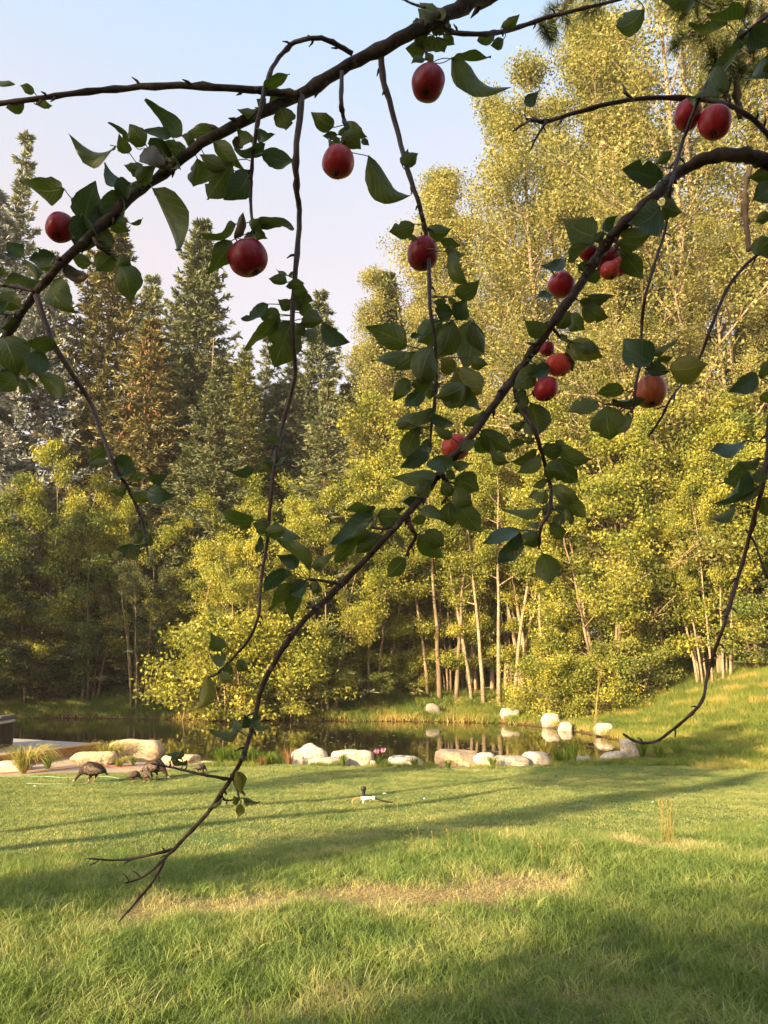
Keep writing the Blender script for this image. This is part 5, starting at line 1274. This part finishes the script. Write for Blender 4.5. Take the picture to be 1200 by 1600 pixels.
# leaves: (base x, base y, tip x, tip y, apparent width, kind) in photo pixels
LV = """-8,133,21,132,8,u 54,145,33,134,13,u 38,160,11,167,16,u 55,163,80,165,11,u 181,229,115,213,17,u 99,294,37,282,31,u 182,292,165,257,20,t
205,222,172,194,9,t 202,239,187,211,18,u 228,226,204,197,27,u 268,213,228,205,15,t 285,213,232,160,23,t 342,203,297,206,23,u 292,237,250,220,24,u 232,225,278,262,27,t
303,222,286,212,16,u 224,262,196,258,20,u 215,285,242,262,22,u 218,283,205,302,16,u 203,285,181,303,26,t 225,232,262,262,26,b 238,294,273,381,22,u 308,247,302,288,32,u
352,262,315,243,22,u 333,222,377,262,17,u 332,255,325,307,17,u 364,252,328,305,36,u 389,266,353,308,34,t 414,226,370,233,13,t 408,240,456,250,26,t 400,203,428,209,16,t
392,222,372,201,22,u 376,213,367,231,16,b 411,138,449,118,17,u 402,168,373,170,10,u 416,162,402,155,16,u 440,150,422,160,13,u 437,168,445,200,30,u
133,349,148,288,42,t 188,299,132,350,31,t 127,334,121,390,36,t 152,352,138,386,26,t 150,345,178,376,23,u 168,336,199,359,21,u 152,374,174,386,20,u 205,350,222,341,6,u
180,397,153,422,28,u 184,401,204,414,19,u 187,412,203,470,37,u 112,400,142,410,19,u 98,414,135,430,20,b 84,438,114,482,38,u 35,402,13,380,24,t 86,400,48,406,23,t
88,412,57,418,16,u 38,405,56,436,19,u -8,425,12,427,10,u 66,439,6,449,13,t -6,462,33,480,28,u -14,478,13,472,17,t 5,526,26,586,46,u 88,537,40,536,22,u 42,558,40,586,26,y
58,546,65,588,28,t 60,584,94,619,24,u 27,588,-4,614,28,u 20,578,-4,602,16,t 28,591,48,612,15,u 42,590,54,606,12,u 27,500,3,512,18,u
368,350,320,366,11,u 367,370,379,335,14,b 362,376,328,424,26,u 392,356,406,341,18,u 398,350,422,340,9,u 400,352,454,358,13,t 397,358,416,371,16,u 385,366,398,382,20,l
449,441,422,436,15,u 451,431,433,421,5,l 451,431,459,424,5,l 452,446,474,443,14,u 458,440,447,447,9,t 458,455,480,456,20,u 470,457,488,469,14,u 458,478,436,468,17,u 460,462,468,484,27,u
470,470,487,489,20,u 419,475,381,497,13,t 438,491,403,486,22,u 437,494,418,507,18,u 434,501,388,542,17,u 457,500,431,568,44,u 463,505,474,524,15,u 455,528,463,552,14,u 470,505,502,501,18,u
476,488,502,500,18,u 483,514,494,537,20,l 503,503,543,532,24,t
521,199,489,177,24,u 527,210,506,212,11,t 531,216,520,229,13,u 541,198,529,209,9,u 538,194,571,212,20,u 536,206,562,231,26,u 566,217,576,227,9,t 530,240,514,219,14,u 532,236,529,278,17,l
575,244,636,300,30,u 628,258,637,234,15,u 632,257,652,241,18,u
676,22,657,5,24,u 692,32,682,12,20,l 670,36,655,15,24,u 694,32,706,18,13,u 703,38,687,39,14,l 665,40,644,51,22,u 664,50,647,71,20,u 678,56,670,79,22,u 682,57,693,80,24,u 692,54,709,68,14,u 675,44,693,53,16,u
664,80,636,76,22,u 664,92,644,99,11,u 665,84,676,98,12,u 705,92,790,133,19,u 708,90,762,89,8,u 774,47,748,61,17,u 787,61,768,70,15,u 783,43,809,24,15,u
648,350,610,361,24,u 652,373,637,365,9,l 668,360,703,357,22,u 688,377,717,383,15,u 696,386,724,396,15,l 702,394,729,438,20,u 712,462,747,437,24,u 728,458,737,452,9,u 697,470,678,471,14,u
700,465,713,471,9,u 708,489,681,483,25,t 712,499,728,470,27,t 637,540,576,513,35,u 641,525,657,523,9,t 641,553,586,563,18,u 690,500,655,532,36,u 706,500,682,556,33,u 656,553,619,576,22,u
677,540,659,597,38,u 735,500,727,571,42,l 740,501,756,552,21,u 735,559,761,568,18,u 712,578,691,559,24,y 713,574,749,612,46,y 726,600,684,620,30,u 722,610,749,637,17,u 730,603,719,636,24,u
676,595,645,600,22,u 641,594,616,624,22,u 641,598,622,613,8,t 663,607,633,634,20,t 675,598,671,622,20,u 679,640,623,662,24,u 639,662,623,669,11,u 672,650,706,661,16,t 690,620,723,632,18,l
650,671,632,713,26,u 656,667,640,695,17,t 673,687,644,713,20,t 669,707,628,729,22,t 683,741,621,746,24,u 688,711,693,738,36,t 706,684,680,667,16,u 725,664,753,644,17,u 751,672,797,703,30,u
745,684,770,706,26,u 765,689,800,718,16,u 721,704,745,689,14,l 704,720,739,722,11,u 710,748,746,766,32,u 670,750,649,769,24,u 671,768,627,783,11,t 698,737,711,748,14,u 711,762,736,787,26,u
690,755,711,771,18,u 702,784,706,819,28,u 712,785,748,829,31,u 657,795,692,812,18,u 665,807,644,814,14,u 664,829,691,851,30,u 583,806,541,797,11,u 583,800,574,790,16,t 590,806,626,806,28,u
609,796,632,793,9,t 583,809,523,846,24,t 576,829,549,839,16,u 566,837,526,876,25,u 596,837,559,863,26,u 654,835,690,869,26,u 633,871,607,899,24,u 621,834,628,856,10,l
466,886,430,868,16,t 483,891,436,844,16,u 429,815,468,839,16,u 486,886,523,862,10,u 453,892,415,926,20,t 456,911,423,951,16,u 479,909,454,925,22,t 466,924,457,966,20,u 496,909,489,926,18,u
397,813,347,796,16,u 395,812,369,813,22,u 421,824,397,818,24,u 414,835,444,829,20,u 407,837,400,862,11,t 345,1017,331,991,22,u 353,1030,331,1027,18,l 371,1031,387,1045,15,u 342,1055,361,1063,16,y
325,1057,310,1103,21,y 361,1040,350,1052,17,u 373,1142,332,1141,9,u 376,1141,366,1122,13,l 388,1136,382,1117,14,t 395,1134,419,1136,9,u 394,1130,407,1115,11,t 371,1205,375,1237,17,y
380,1247,404,1252,8,u 376,1255,373,1274,12,y 346,1249,331,1261,6,u 366,1244,368,1257,10,u 285,1187,261,1180,6,t 275,1189,286,1171,7,l 292,1188,286,1195,6,u 268,1184,288,1192,8,u
933,369,883,344,42,l 941,358,967,335,15,t 918,382,888,408,18,u 884,404,848,413,16,t 946,364,929,376,15,u 950,371,948,391,17,y 1030,322,984,347,44,t 969,366,1016,362,26,u 964,379,1001,383,17,u
969,384,986,399,20,u 975,398,1002,433,28,u 904,421,916,407,13,u 921,440,936,419,20,u 917,462,956,461,12,u 905,470,944,467,16,u 911,473,949,494,26,u 863,461,837,467,10,t
857,513,821,499,24,u 871,513,889,487,22,u 892,490,913,513,24,u 884,541,941,558,30,y 894,535,939,545,14,u 884,550,894,578,15,t 884,524,881,533,9,u 839,571,805,605,28,u 859,575,826,585,20,t
852,584,853,617,22,u 831,616,844,611,10,t 822,611,804,622,13,u 825,619,807,636,11,u 825,632,802,644,14,t 829,629,840,676,40,u 820,660,796,663,12,u 976,610,931,616,16,u 934,627,889,643,20,u
957,626,1005,624,13,t 948,634,953,683,46,u 1019,566,978,532,42,t 1022,555,1055,534,9,u 1025,563,1051,556,10,u 1046,580,1011,577,20,t 1046,577,1101,569,38,y 982,644,967,673,14,u
821,691,796,695,12,u 833,691,821,683,11,u 839,702,802,719,16,u 843,709,811,736,20,u 867,689,924,712,20,u 847,700,884,700,22,u 868,717,901,749,26,u 850,734,886,746,28,u 855,749,834,759,12,u
843,769,827,776,12,l 852,767,848,786,16,u 864,759,903,781,23,u 869,774,916,813,13,u 846,795,790,796,11,u 861,786,849,804,16,u 865,795,894,799,14,u 885,794,891,819,11,u 881,802,867,821,16,l
859,817,878,841,20,u 813,828,759,848,20,t 813,830,781,876,24,t 839,831,819,849,26,u 843,821,827,817,9,l 847,864,858,909,34,u
1007,14,966,37,30,u 1088,2,1036,-3,17,u 1137,38,1081,39,14,u 1160,30,1109,25,15,u 1171,50,1149,66,24,u 1161,69,1124,109,22,u 1121,99,1077,148,15,u 1171,52,1207,66,32,t 1201,85,1164,118,15,u
1212,104,1189,122,28,u 1107,156,1123,147,18,u 822,165,841,142,17,t 1033,281,977,266,32,t 1026,256,1049,235,13,u 1035,324,1063,331,30,u 1040,289,1042,313,15,u 1206,264,1172,277,20,u
1207,288,1178,311,32,t 1206,339,1182,346,17,u 1206,371,1181,396,30,u 1185,587,1141,609,26,t 1188,590,1207,559,15,u 1187,620,1206,621,15,y 1166,689,1111,702,20,t 1188,716,1154,722,15,u
1166,724,1131,751,26,u 1169,735,1123,783,19,t 1191,734,1180,751,18,u 1186,760,1154,779,11,u 1146,788,1111,807,13,u 1191,779,1206,806,26,u 1196,876,1203,906,14,u
168,700,141,717,19,u 169,721,141,727,12,u 179,724,210,736,36,t 203,748,227,742,13,u 220,745,263,738,12,t 229,766,272,773,24,t 208,769,232,781,19,u 196,762,174,768,14,u 223,842,211,829,15,u
225,850,236,834,15,u 224,838,217,856,13,u 209,851,183,858,12,t 202,857,213,873,11,u 437,690,413,680,13,u 397,733,356,733,9,t 411,721,448,711,7,t 426,721,407,731,15,u"""
cam_pos = Vector((0, 0, CAMZ))
rl = random.Random(99)
def leaf(bx, by, tx, ty, w, kind, idx):
    best = None
    for k, (o, _, px, d0, d1, cum, cp) in enumerate(BP):
        for i in range(len(px) - 1):
            ax, ay = px[i]; cx, cy = px[i + 1]; ex, ey = cx - ax, cy - ay
            t = max(0, min(1, ((bx - ax) * ex + (by - ay) * ey) / (ex * ex + ey * ey + 1e-9)))
            qx, qy = ax + t * ex, ay + t * ey; dd = math.hypot(bx - qx, by - qy)
            if best is None or dd < best[0]:
                s = (cum[i] + (cum[i + 1] - cum[i]) * t) / cum[-1]; best = (dd, k, d0 + (d1 - d0) * s, qx, qy)
    dd, k, d, qx, qy = best
    dl = d + rl.uniform(-.035, .035) - 0.004
    w *= 1.16; tx += (tx - bx) * .10; ty += (ty - by) * .10
    B = P(bx, by, dl)
    L2 = math.hypot(tx - bx, ty - by) / F * dl
    T = P(tx, ty, dl + rl.uniform(-.45, .30) * L2)
    ax = (T - B); L = ax.length; ax.normalize()
    view = (B - cam_pos).normalized()
    nrm = (-view + ax * view.dot(ax)).normalized()             # facing the camera
    Wt = w / F * dl; W = max(Wt, L * 0.52) if w / max(1, math.hypot(tx - bx, ty - by)) < 0.9 else Wt
    roll = math.acos(max(-1, min(1, Wt / W))) * rl.choice((-1, 1)) * 0.92 + rl.uniform(-.12, .12)
    nrm.rotate(Matrix.Rotation(roll, 3, ax)); side = ax.cross(nrm).normalized()
    top_side = kind == 't' or kind == 'l'
    if not top_side: nrm = -nrm; side = -side                    # the upper face turned away
    nu, nv = 12, 6; V = []; UV = []; Fc = []
    bend = rl.uniform(-.26, .16) * L; cup = rl.choice((rl.uniform(.05, .35), rl.uniform(.4, .9))); droop = rl.uniform(0, .14) * L; wav = rl.uniform(.02, .075) * L; ph = rl.uniform(0, 6.28); twist = rl.uniform(-1.1, 1.1)
    sway = rl.uniform(-.10, .10) * L; asy = rl.uniform(-.14, .14); tipw = rl.uniform(.55, 1.05); pw = rl.uniform(.68, .84); nick = rl.uniform(0, 1); ni = rl.randrange(4, 10); ns_ = rl.choice((0, 6))
    for i in range(nu + 1):
        u = i / nu
        c = B + ax * (L * u) + side * (sway * 4 * u * (1 - u)) + nrm * (bend * 4 * u * (1 - u)) + Vector((0, 0, -1)) * (droop * 4 * u * (1 - u)) 
        hw = W * .5 * (math.sin(math.pi * min(1, u ** pw)) ** 0.74 if 0 < u < 1 else 0.0) * (1.0 if u < .62 else 1.0 - 0.72 * tipw * ((u - .62) / .38) ** 1.2)
        s2 = side.copy(); s2.rotate(Matrix.Rotation(twist * (u - .5), 3, ax)); n2 = ax.cross(s2) * -1
        n2 = n2 if n2.dot(nrm) > 0 else -n2
        for j in range(nv + 1):
            v = (j / nv) * 2 - 1
            serr = 1 + (0.07 * rl.uniform(-1, 1) if abs(v) == 1 else 0) + asy * (1 if v > 0 else -1)
            if nick > .72 and i == ni and j == ns_: serr *= .55
            V.append(c + s2 * (hw * v * serr) + n2 * (cup * hw * v * v + wav * math.sin(u * 8 + ph + v * 1.4) * v * v)); UV.append((u, v))
    for i in range(nu):
        for j in range(nv):
            a = i * (nv + 1) + j; Fc.append((a, a + nv + 1, a + nv + 2, a + 1) )
    # make the face normals agree with the upper side
    fa = Fc[(nu // 2) * nv + nv // 2]; nn = (V[fa[1]] - V[fa[0]]).cross(V[fa[3]] - V[fa[0]])
    if nn.dot(nrm) < 0: Fc = [f[::-1] for f in Fc]
    # petiole
    pq = P(qx, qy, d); pl = (pq - B).length
    if pl > 0.09: pq = B + (pq - B).normalized() * 0.05 + Vector((0, 0, .02)); pl = 0.05
    midp = (pq + B) * .5 + Vector((rl.uniform(-.1, .1), rl.uniform(-.1, .1), rl.uniform(-.15, .05))) * pl + ax * (-0.1 * pl)
    mb = MB(); cpq = catmull([pq, midp, B, B + ax * L * .12 + nrm * 0.0], 4); mb.tube(cpq, [0.0011] * len(cpq), 5)
    b0 = len(V)
    for v_ in mb.v: V.append(Vector(v_)); UV.append((0.5, 0.0))
    Fc += [tuple(i + b0 for i in f) for f in mb.f]
    me = bpy.data.meshes.new('leaf'); org = B
    me.from_pydata([tuple(v - org) for v in V], [], Fc)
    uvl = me.uv_layers.new(name='uv')
    for lp in me.loops: uvl.data[lp.index].uv = UV[lp.vertex_index]
    me.polygons.foreach_set("use_smooth", [True] * len(me.polygons)); me.update()
    par = BP[k][0]
    o = link('leaf', me, None, M['leaf_' + kind]); o.location = org - tree.location
    o.parent = par; o.matrix_parent_inverse = Matrix.Identity(4)
    # the branch meshes sit in world coordinates under the tree (offset by the tree's place)
    o.location = org
    return o
for i, it in enumerate(LV.split()):
    a = it.split(','); leaf(float(a[0]), float(a[1]), float(a[2]), float(a[3]), float(a[4]), a[5], i)

rx = random.Random(41); base_list = [it.split(',') for it in LV.split()]
NLEAF = len(base_list); extra = [b for b in base_list if 12 < abs(float(b[2]) - float(b[0])) + abs(float(b[3]) - float(b[1]))]
rx.shuffle(extra)
for b in extra[:max(0, 298 - NLEAF)]:            # smaller leaves tucked in behind the ones traced above
    bx, by, tx, ty, w = [float(q) for q in b[:5]]; a = math.atan2(ty - by, tx - bx) + rx.choice((-1, 1)) * rx.uniform(.6, 1.5); l = math.hypot(tx - bx, ty - by) * rx.uniform(.45, .8)
    bx += rx.uniform(-5, 5); by += rx.uniform(-5, 5)
    leaf(bx, by, bx + l * math.cos(a), by + l * math.sin(a), l * rx.uniform(.3, .6), rx.choice('uuutl'), 0)
print('LEAVES', NLEAF, len(extra))

# ---------------------------------------------------------------- apples
def apple_mat(name, red1, red2, green, amount, side):
    m, n, o = newmat(name)
    tc = N(n, 'ShaderNodeTexCoord')
    mp = N(n, 'ShaderNodeMapping'); mp.inputs['Scale'].default_value = (26, 26, 2.0); n.links.new(tc.outputs['Object'], mp.inputs[0])
    # streaks that follow the meridians: angle round the core
    sx = N(n, 'ShaderNodeSeparateXYZ'); n.links.new(tc.outputs['Object'], sx.inputs[0])
    an = maths(n, 'ARCTAN2', sx.outputs[1], sx.outputs[0])
    cb = N(n, 'ShaderNodeCombineXYZ'); n.links.new(maths(n, 'MULTIPLY', an, 6.0), cb.inputs[0]); n.links.new(maths(n, 'MULTIPLY', sx.outputs[2], 12.0), cb.inputs[1])
    st = noise(n, 2.2, 4, vec=cb.outputs[0]); big = noise(n, 18, 2)
    red = ramp(n, st, ((0.35, red1), (0.65, red2)))
    dp = N(n, 'ShaderNodeVectorMath'); dp.operation = 'DOT_PRODUCT'; n.links.new(tc.outputs['Object'], dp.inputs[0]); dp.inputs[1].default_value = side
    gm = maths(n, 'ADD', maths(n, 'MULTIPLY', dp.outputs['Value'], 22.0), maths(n, 'MULTIPLY', maths(n, 'SUBTRACT', big, 0.5), 2.0))
    gm = maths(n, 'ADD', gm, amount - 1.0, clamp=True)
    col = mixc(n, gm, red, green)
    sp_ = noise(n, 190, 2); col = mixc(n, ramp(n, sp_, ((0.68, (0, 0, 0)), (0.74, (0.5, 0.5, 0.5)))), col, (0.45, 0.25, 0.14))
    rn = ramp(n, noise(n, 22, 4), ((0.3, (0.30, 0.30, 0.30)), (0.7, (0.44, 0.44, 0.44))))
    p = principled(n, o, col, rn, 0.5); p.inputs['Specular IOR Level'].default_value = 0.38; p.inputs['Coat Weight'].default_value = 0.05; p.inputs['Coat Roughness'].default_value = 0.35
    return m
AM = {'dark': apple_mat('dark_red_apple_skin', (0.17, 0.002, 0.014), (0.34, 0.010, 0.026), (0.30, 0.10, 0.02), 0.0, (0.6, 0.2, -0.75)),
      'mid': apple_mat('red_apple_skin', (0.28, 0.004, 0.018), (0.46, 0.024, 0.034), (0.34, 0.20, 0.05), 0.35, (0.6, -0.3, -0.7)),
      'bright': apple_mat('bright_red_apple_skin', (0.50, 0.030, 0.028), (0.62, 0.07, 0.045), (0.50, 0.30, 0.05), 0.55, (0.2, 0.1, -0.95)),
      'orange': apple_mat('orange_red_apple_skin', (0.38, 0.06, 0.025), (0.50, 0.14, 0.05), (0.40, 0.24, 0.07), 0.6, (0.4, -0.2, -0.6))}
def apple(px, py, r, d, kind, label, tilt=(0, 0), k=1.0, sx=1.0, calyx_view=False, stem_to=None):
    R = r / F * d
    e = empty('apple', P(px, py, d)); e.rotation_euler = (tilt[0], tilt[1], px * 1.3)
    prof = [(0.0, 0.60), (0.06, 0.60), (0.14, 0.68), (0.26, 0.84), (0.42, 0.93), (0.62, 0.90), (0.82, 0.72), (0.95, 0.45), (1.0, 0.12), (0.985, -0.2), (0.90, -0.48), (0.74, -0.70), (0.54, -0.85), (0.36, -0.92), (0.22, -0.90), (0.12, -0.83), (0.05, -0.79), (0.0, -0.78)]
    rr = random.Random(int(px)); ns = 32; V = []; Fc = []
    ph = rr.uniform(0, 6.28); sq = rr.uniform(.02, .05)
    for i, (a, z) in enumerate(prof):
        for q in range(ns):
            th = 2 * math.pi * q / ns
            lob = 1 + sq * math.cos(th * 2 + ph) + 0.022 * math.cos(5 * th + ph) * (1 if z < -.3 else .5) + 0.075 * math.cos(th - ph) * z + .03 * math.cos(3 * th + 2 * ph) * (1 - abs(z))
            V.append((a * math.cos(th) * R * lob * sx, a * math.sin(th) * R * lob, z * R * (0.9 * (k * .6 + .4)) * (1.0 if z > 0 else 1.04 + .06 * math.sin(ph)) + 0.09 * R * math.cos(th + ph) * a))
    for i in range(len(prof) - 1):
        for q in range(ns): Fc.append((i * ns + q, (i + 1) * ns + q, (i + 1) * ns + (q + 1) % ns, i * ns + (q + 1) % ns))
    me = bpy.data.meshes.new('flesh'); me.from_pydata(V, [], Fc)
    bm = bmesh.new(); bm.from_mesh(me); bmesh.ops.remove_doubles(bm, verts=bm.verts, dist=1e-5); bmesh.ops.recalc_face_normals(bm, faces=bm.faces); bm.to_mesh(me); bm.free()
    me.polygons.foreach_set("use_smooth", [True] * len(me.polygons)); me.update()
    o = link('skin', me, e, AM[kind]); sb = o.modifiers.new('s', 'SUBSURF'); sb.levels = 1; sb.render_levels = 1
    mb = MB(); mb.tube([(0, 0, .58 * R), (.05 * R, 0, .9 * R), (.12 * R, .04 * R, 1.15 * R), (.10 * R, .05 * R, 1.45 * R)], [.0016, .0013, .0013, .0022], 7); mb.build('stem', M['twig_bark'], e)
    mb = MB()
    for q in range(5):
        a = q * 1.2566; mb.tube([(math.cos(a) * .05 * R, math.sin(a) * .05 * R, -.80 * R), (math.cos(a) * .13 * R, math.sin(a) * .13 * R, -.90 * R), (math.cos(a) * .09 * R, math.sin(a) * .09 * R, -.97 * R)], [.0022, .0016, .0006], 5)
    mb.build('calyx', M['twig_bark'], e)
    tag(e, label, 'apple', 'apples hanging on the tree')
    return e
apple(94, 356, 22, 1.63, 'dark', 'red apple at far left resting against two large leaves', (0.3, 0.2), k=1.12)
apple(388, 404, 31, 1.57, 'dark', 'large dark red apple with its dark eye showing at the bottom', (-0.5, 0.05), k=1.0)
apple(528, 254, 26, 1.62, 'mid', 'red apple with a pale folded leaf lying over its front', (0.1, 0.1), k=1.04)
apple(669, 130, 27, 1.66, 'dark', 'dark red apple hanging highest against the open sky', (0.35, 0), k=1.04)
apple(661, 397, 25.5, 1.64, 'dark', 'dark red apple crossed by the hanging twig below the sky gap', (0.1, -0.1), k=0.98)
apple(1075, 180, 22.5, 1.58, 'mid', 'left apple of the pair under the thin curved branch at upper right', (0.2, 0.1))
apple(1117, 192, 24.5, 1.55, 'mid', 'right apple of the pair under the thin curved branch at upper right', (0.1, 0.2), k=1.02)
apple(878, 445, 21, 1.50, 'mid', 'tilted dark red apple left of the diagonal limb with a chewed top', (0.3, 0.9), k=1.12)
apple(921, 396, 15, 1.52, 'dark', 'small red apple peeping out left of the diagonal limb', (0.2, 0.5))
apple(950, 405, 20, 1.55, 'dark', 'shadowed red apple behind the bright pair', (0.2, -0.3))
apple(953, 423, 15.5, 1.44, 'bright', 'small bright red apple in front of the tight cluster', (-0.2, 0.2))
apple(967, 417, 14, 1.47, 'bright', 'small red-and-yellow apple pressed to the right of the front one', (0.0, -0.3), k=1.25)
apple(873, 570, 19, 1.43, 'bright', 'bright red and yellow apple with a leaf on its right side', (0.2, 0.35), k=1.04)
apple(853, 608, 20, 1.42, 'mid', 'dark apple with a deep shadowed leaf over its middle', (0.1, 0.1), k=0.96)
apple(855, 545, 12, 1.50, 'dark', 'half-hidden dark apple behind the limb above the bright one', (0.1, 0.1))
apple(1017, 612, 26, 1.33, 'orange', 'orange-red apple hanging alone at right beneath a round leaf', (0.2, 0.1), k=1.0)
apple(712, 699, 22, 1.46, 'bright', 'red apple behind the diagonal limb in the middle of the photo', (0.1, 0.1), k=0.95)

# ---------------------------------------------------------------- pine boughs at the upper right
def pine():
    x0, y0 = 5.6, 6.2; z0 = gz(x0, y0); e = empty('pine_tree', (x0, y0, z0)); inv = Matrix.Translation(-e.location)
    tag(e, 'pine with long dark needle tufts reaching in at the top right corner', 'pine')
    def put(o): o.parent = e; o.matrix_parent_inverse = inv; return o
    mb = MB(); mb.tube(catmull([(x0, y0, z0 - .3), (x0 + .05, y0, 4), (x0, y0 + .1, 9), (x0, y0, 14)], 6), [.24 - .0115 * i for i in range(19)], 12, jitter=.06); put(mb.build('trunk', M['bark']))
    r = random.Random(12); nr = np.random.default_rng(12); V = []; Fc = []
    def tuft_at(c, d, L=.13, n=90):
        for _ in range(n):
            q = Vector((nr.normal(), nr.normal(), nr.normal())) * .55 + d * .9; q.normalize(); s = q.orthogonal().normalized() * .0021; b = len(V)
            st = c + d * r.uniform(-.06, .03); l = L * r.uniform(.6, 1.1); sag = Vector((0, 0, -.12 * l))
            V.extend([tuple(st - s), tuple(st + s), tuple(st + q * l * .6 + s * .8 + sag * .3), tuple(st + q * l + sag), tuple(st + q * l * .6 - s * .8 + sag * .3)]); Fc.append((b, b + 1, b + 2, b + 3, b + 4))
    tips = [[(1240, -60), (1180, -20), (1120, 15), (1075, 55)], [(1260, 40), (1190, 62), (1150, 90), (1120, 95)], [(1230, 30), (1170, 100), (1140, 118), (1105, 160)], [(1120, 15), (1095, 5), (1065, 0)],
            [(1300, -120), (1100, -60), (980, -30), (930, -8)], [(930, -30), (890, 0), (868, 30), (852, 55)], [(1250, 120), (1200, 100), (1170, 120)]]
    for bi, t in enumerate(tips):
        dd = 5.2 + .25 * bi; pts = [P(a, b, dd - .1 * i) for i, (a, b) in enumerate(t)]
        if bi in (0, 1, 2, 4, 6): pts = [Vector((x0, y0, pts[0].z - .8 + .2 * bi))] + pts
        cp = catmull(pts, 5); mb = MB(); mb.tube(cp, [.03 * (1 - i / len(cp)) + .006 for i in range(len(cp))], 6); put(mb.build('bough', M['bark']))
        for i in range(4 if len(pts) > 4 else 2, len(cp), 2):
            for k in range(4):
                dv = (cp[min(i + 1, len(cp) - 1)] - cp[i - 1]).normalized() + Vector((r.uniform(-.8, .8), r.uniform(-.8, .8), r.uniform(-.5, .8))); dv.normalize()
                tuft_at(cp[i] + dv * r.uniform(.02, .16), dv)
    me = bpy.data.meshes.new('needles'); me.from_pydata(V, [], Fc); at = me.attributes.new('tone', 'FLOAT', 'FACE'); at.data.foreach_set('value', nr.uniform(0, 1, len(Fc)).astype(np.float32))
    o = put(link('needles', me, None, M['pine'])); tag(o, kind='stuff')
    # upper boughs out of the picture
    C = []; 
    for k in range(60):
        z = r.uniform(8.5, 14); a = r.uniform(0, 6.28); l = r.uniform(.3, 2.2) * (1 - (z - 8.5) / 8); C += [(x0 + math.cos(a) * l * q, y0 + math.sin(a) * l * q, z + .1 * q) for q in (.5, .75, 1)]
    C = np.array(C); C = C[np.array([not in_view(p, .05) for p in C])]; idx = np.repeat(np.arange(len(C)), 60)
    V2, F2 = leaf_quads(C[idx] + nr.normal(0, .12, (len(idx), 3)), .14, nr, 0, .06)
    put(link('crown', npmesh('crown', V2, F2, tone=nr.uniform(0, 1, len(F2))), None, M['pine']))
    # dangling cone-studded twig
    for t in ([(1150, 118), (1152, 150), (1156, 185)], [(1172, 262), (1164, 300), (1166, 345), (1172, 392)], [(1140, 120), (1134, 150), (1132, 172)]):
        pts = catmull([P(a, b, 5.4) for a, b in t], 8); mb = MB(); mb.tube(pts, [.016 + .012 * r.random() for _ in pts], 6, jitter=.4); put(mb.build('dead_bough', M['bark']))
pine()

# ---------------------------------------------------------------- trees beside and behind the viewer that shade the lawn and the apple tree
def pq(p_, q_): return (.69 * p_ - .72 * q_, -.72 * p_ - .69 * q_)
def shade(kind, mesh, H0, H, p_, q_, wide, mat, bark, label, cat):
    x, y = pq(p_, -q_) if False else (.69 * p_ + .72 * q_, -.72 * p_ + .69 * q_)
    return plant_tree(kind, mesh, x, y, H, H0, label, cat, 'trees shading the lawn', M[mat], M[bark], wide)
HI = conifer_meshes('tall_pine', 14, 2.6, 61, levels=16, per=7, twigs=22, spik=5, hb=0.62, spike_len=0.22, spike_w=0.05, tlen=0.5, droop=0.0, power=0.5, ragged=0.4)
shade('spruce_tree', SP_[0], 24, 9.2, -7.7, -13, 0.85, 'spruce', 'bark', 'spruce behind the viewer that throws the long diagonal shade on the lawn', 'spruce')
shade('maple_tree', AL[1], 10, 10.3, -1.2, -10, 1.05, 'alder_green', 'bark_mid', 'leafy tree left behind the viewer shading the apple tree', 'tree')
shade('maple_tree', AL[0], 10, 10.5, 0.6, -13, 1.1, 'alder_green', 'bark_mid', 'taller leafy tree behind the first shade tree', 'tree')
shade('maple_tree', AL[2], 10, 11.0, 2.6, -9, 1.35, 'alder_green', 'bark_mid', 'leafy tree straight behind the viewer', 'tree')
shade('maple_tree', AL[1], 10, 12.5, 5.5, -12, 1.5, 'alder_green', 'bark_mid', 'broad leafy tree right behind the viewer', 'tree')
shade('pine_tree', HI, 14, 10.2, -10.2, -9, 1.9, 'pine', 'bark', 'tall bare-stemmed pine left of the viewer with a small crown', 'pine')
shade('pine_tree', HI, 14, 10.6, -11.8, -7, 1.5, 'pine', 'bark', 'bare-stemmed pine nearest the viewer on the left', 'pine')
shade('pine_tree', HI, 14, 9.0, -14.8, -14, 0.9, 'pine', 'bark', 'second bare-stemmed pine farther to the left', 'pine')
shade('spruce_tree', SP_[0], 24, 17.0, -43.0, 3.0, 1.5, 'spruce', 'bark', 'big spruce left of the pond shading the far left bank', 'spruce')
shade('spruce_tree', SP_[1], 24, 16.0, -47.5, 5.0, 1.6, 'spruce', 'bark', 'second spruce left of the pond behind the first', 'spruce')
shade('spruce_tree', SP_[0], 24, 14.0, -39.5, 1.0, 1.3, 'spruce', 'bark', 'smaller spruce left of the pond nearer the hot tub', 'spruce')

# ---------------------------------------------------------------- smoke haze
m = bpy.data.materials.new('haze_air'); m.use_nodes = True; n = m.node_tree; n.nodes.clear()
o_ = n.nodes.new('ShaderNodeOutputMaterial'); v = n.nodes.new('ShaderNodeVolumePrincipled')
v.inputs['Color'].default_value = (0.93, 0.90, 0.93, 1); v.inputs['Density'].default_value = 0.00032; v.inputs['Anisotropy'].default_value = 0.0
n.links.new(v.outputs[0], o_.inputs['Volume'])
HAZE = 1
mb = MB(); mb.box((0, 25, 24), (190, 150, 56)); 
if HAZE: hz = mb.build('haze', m, None, smooth=False); tag(hz, kind='stuff')
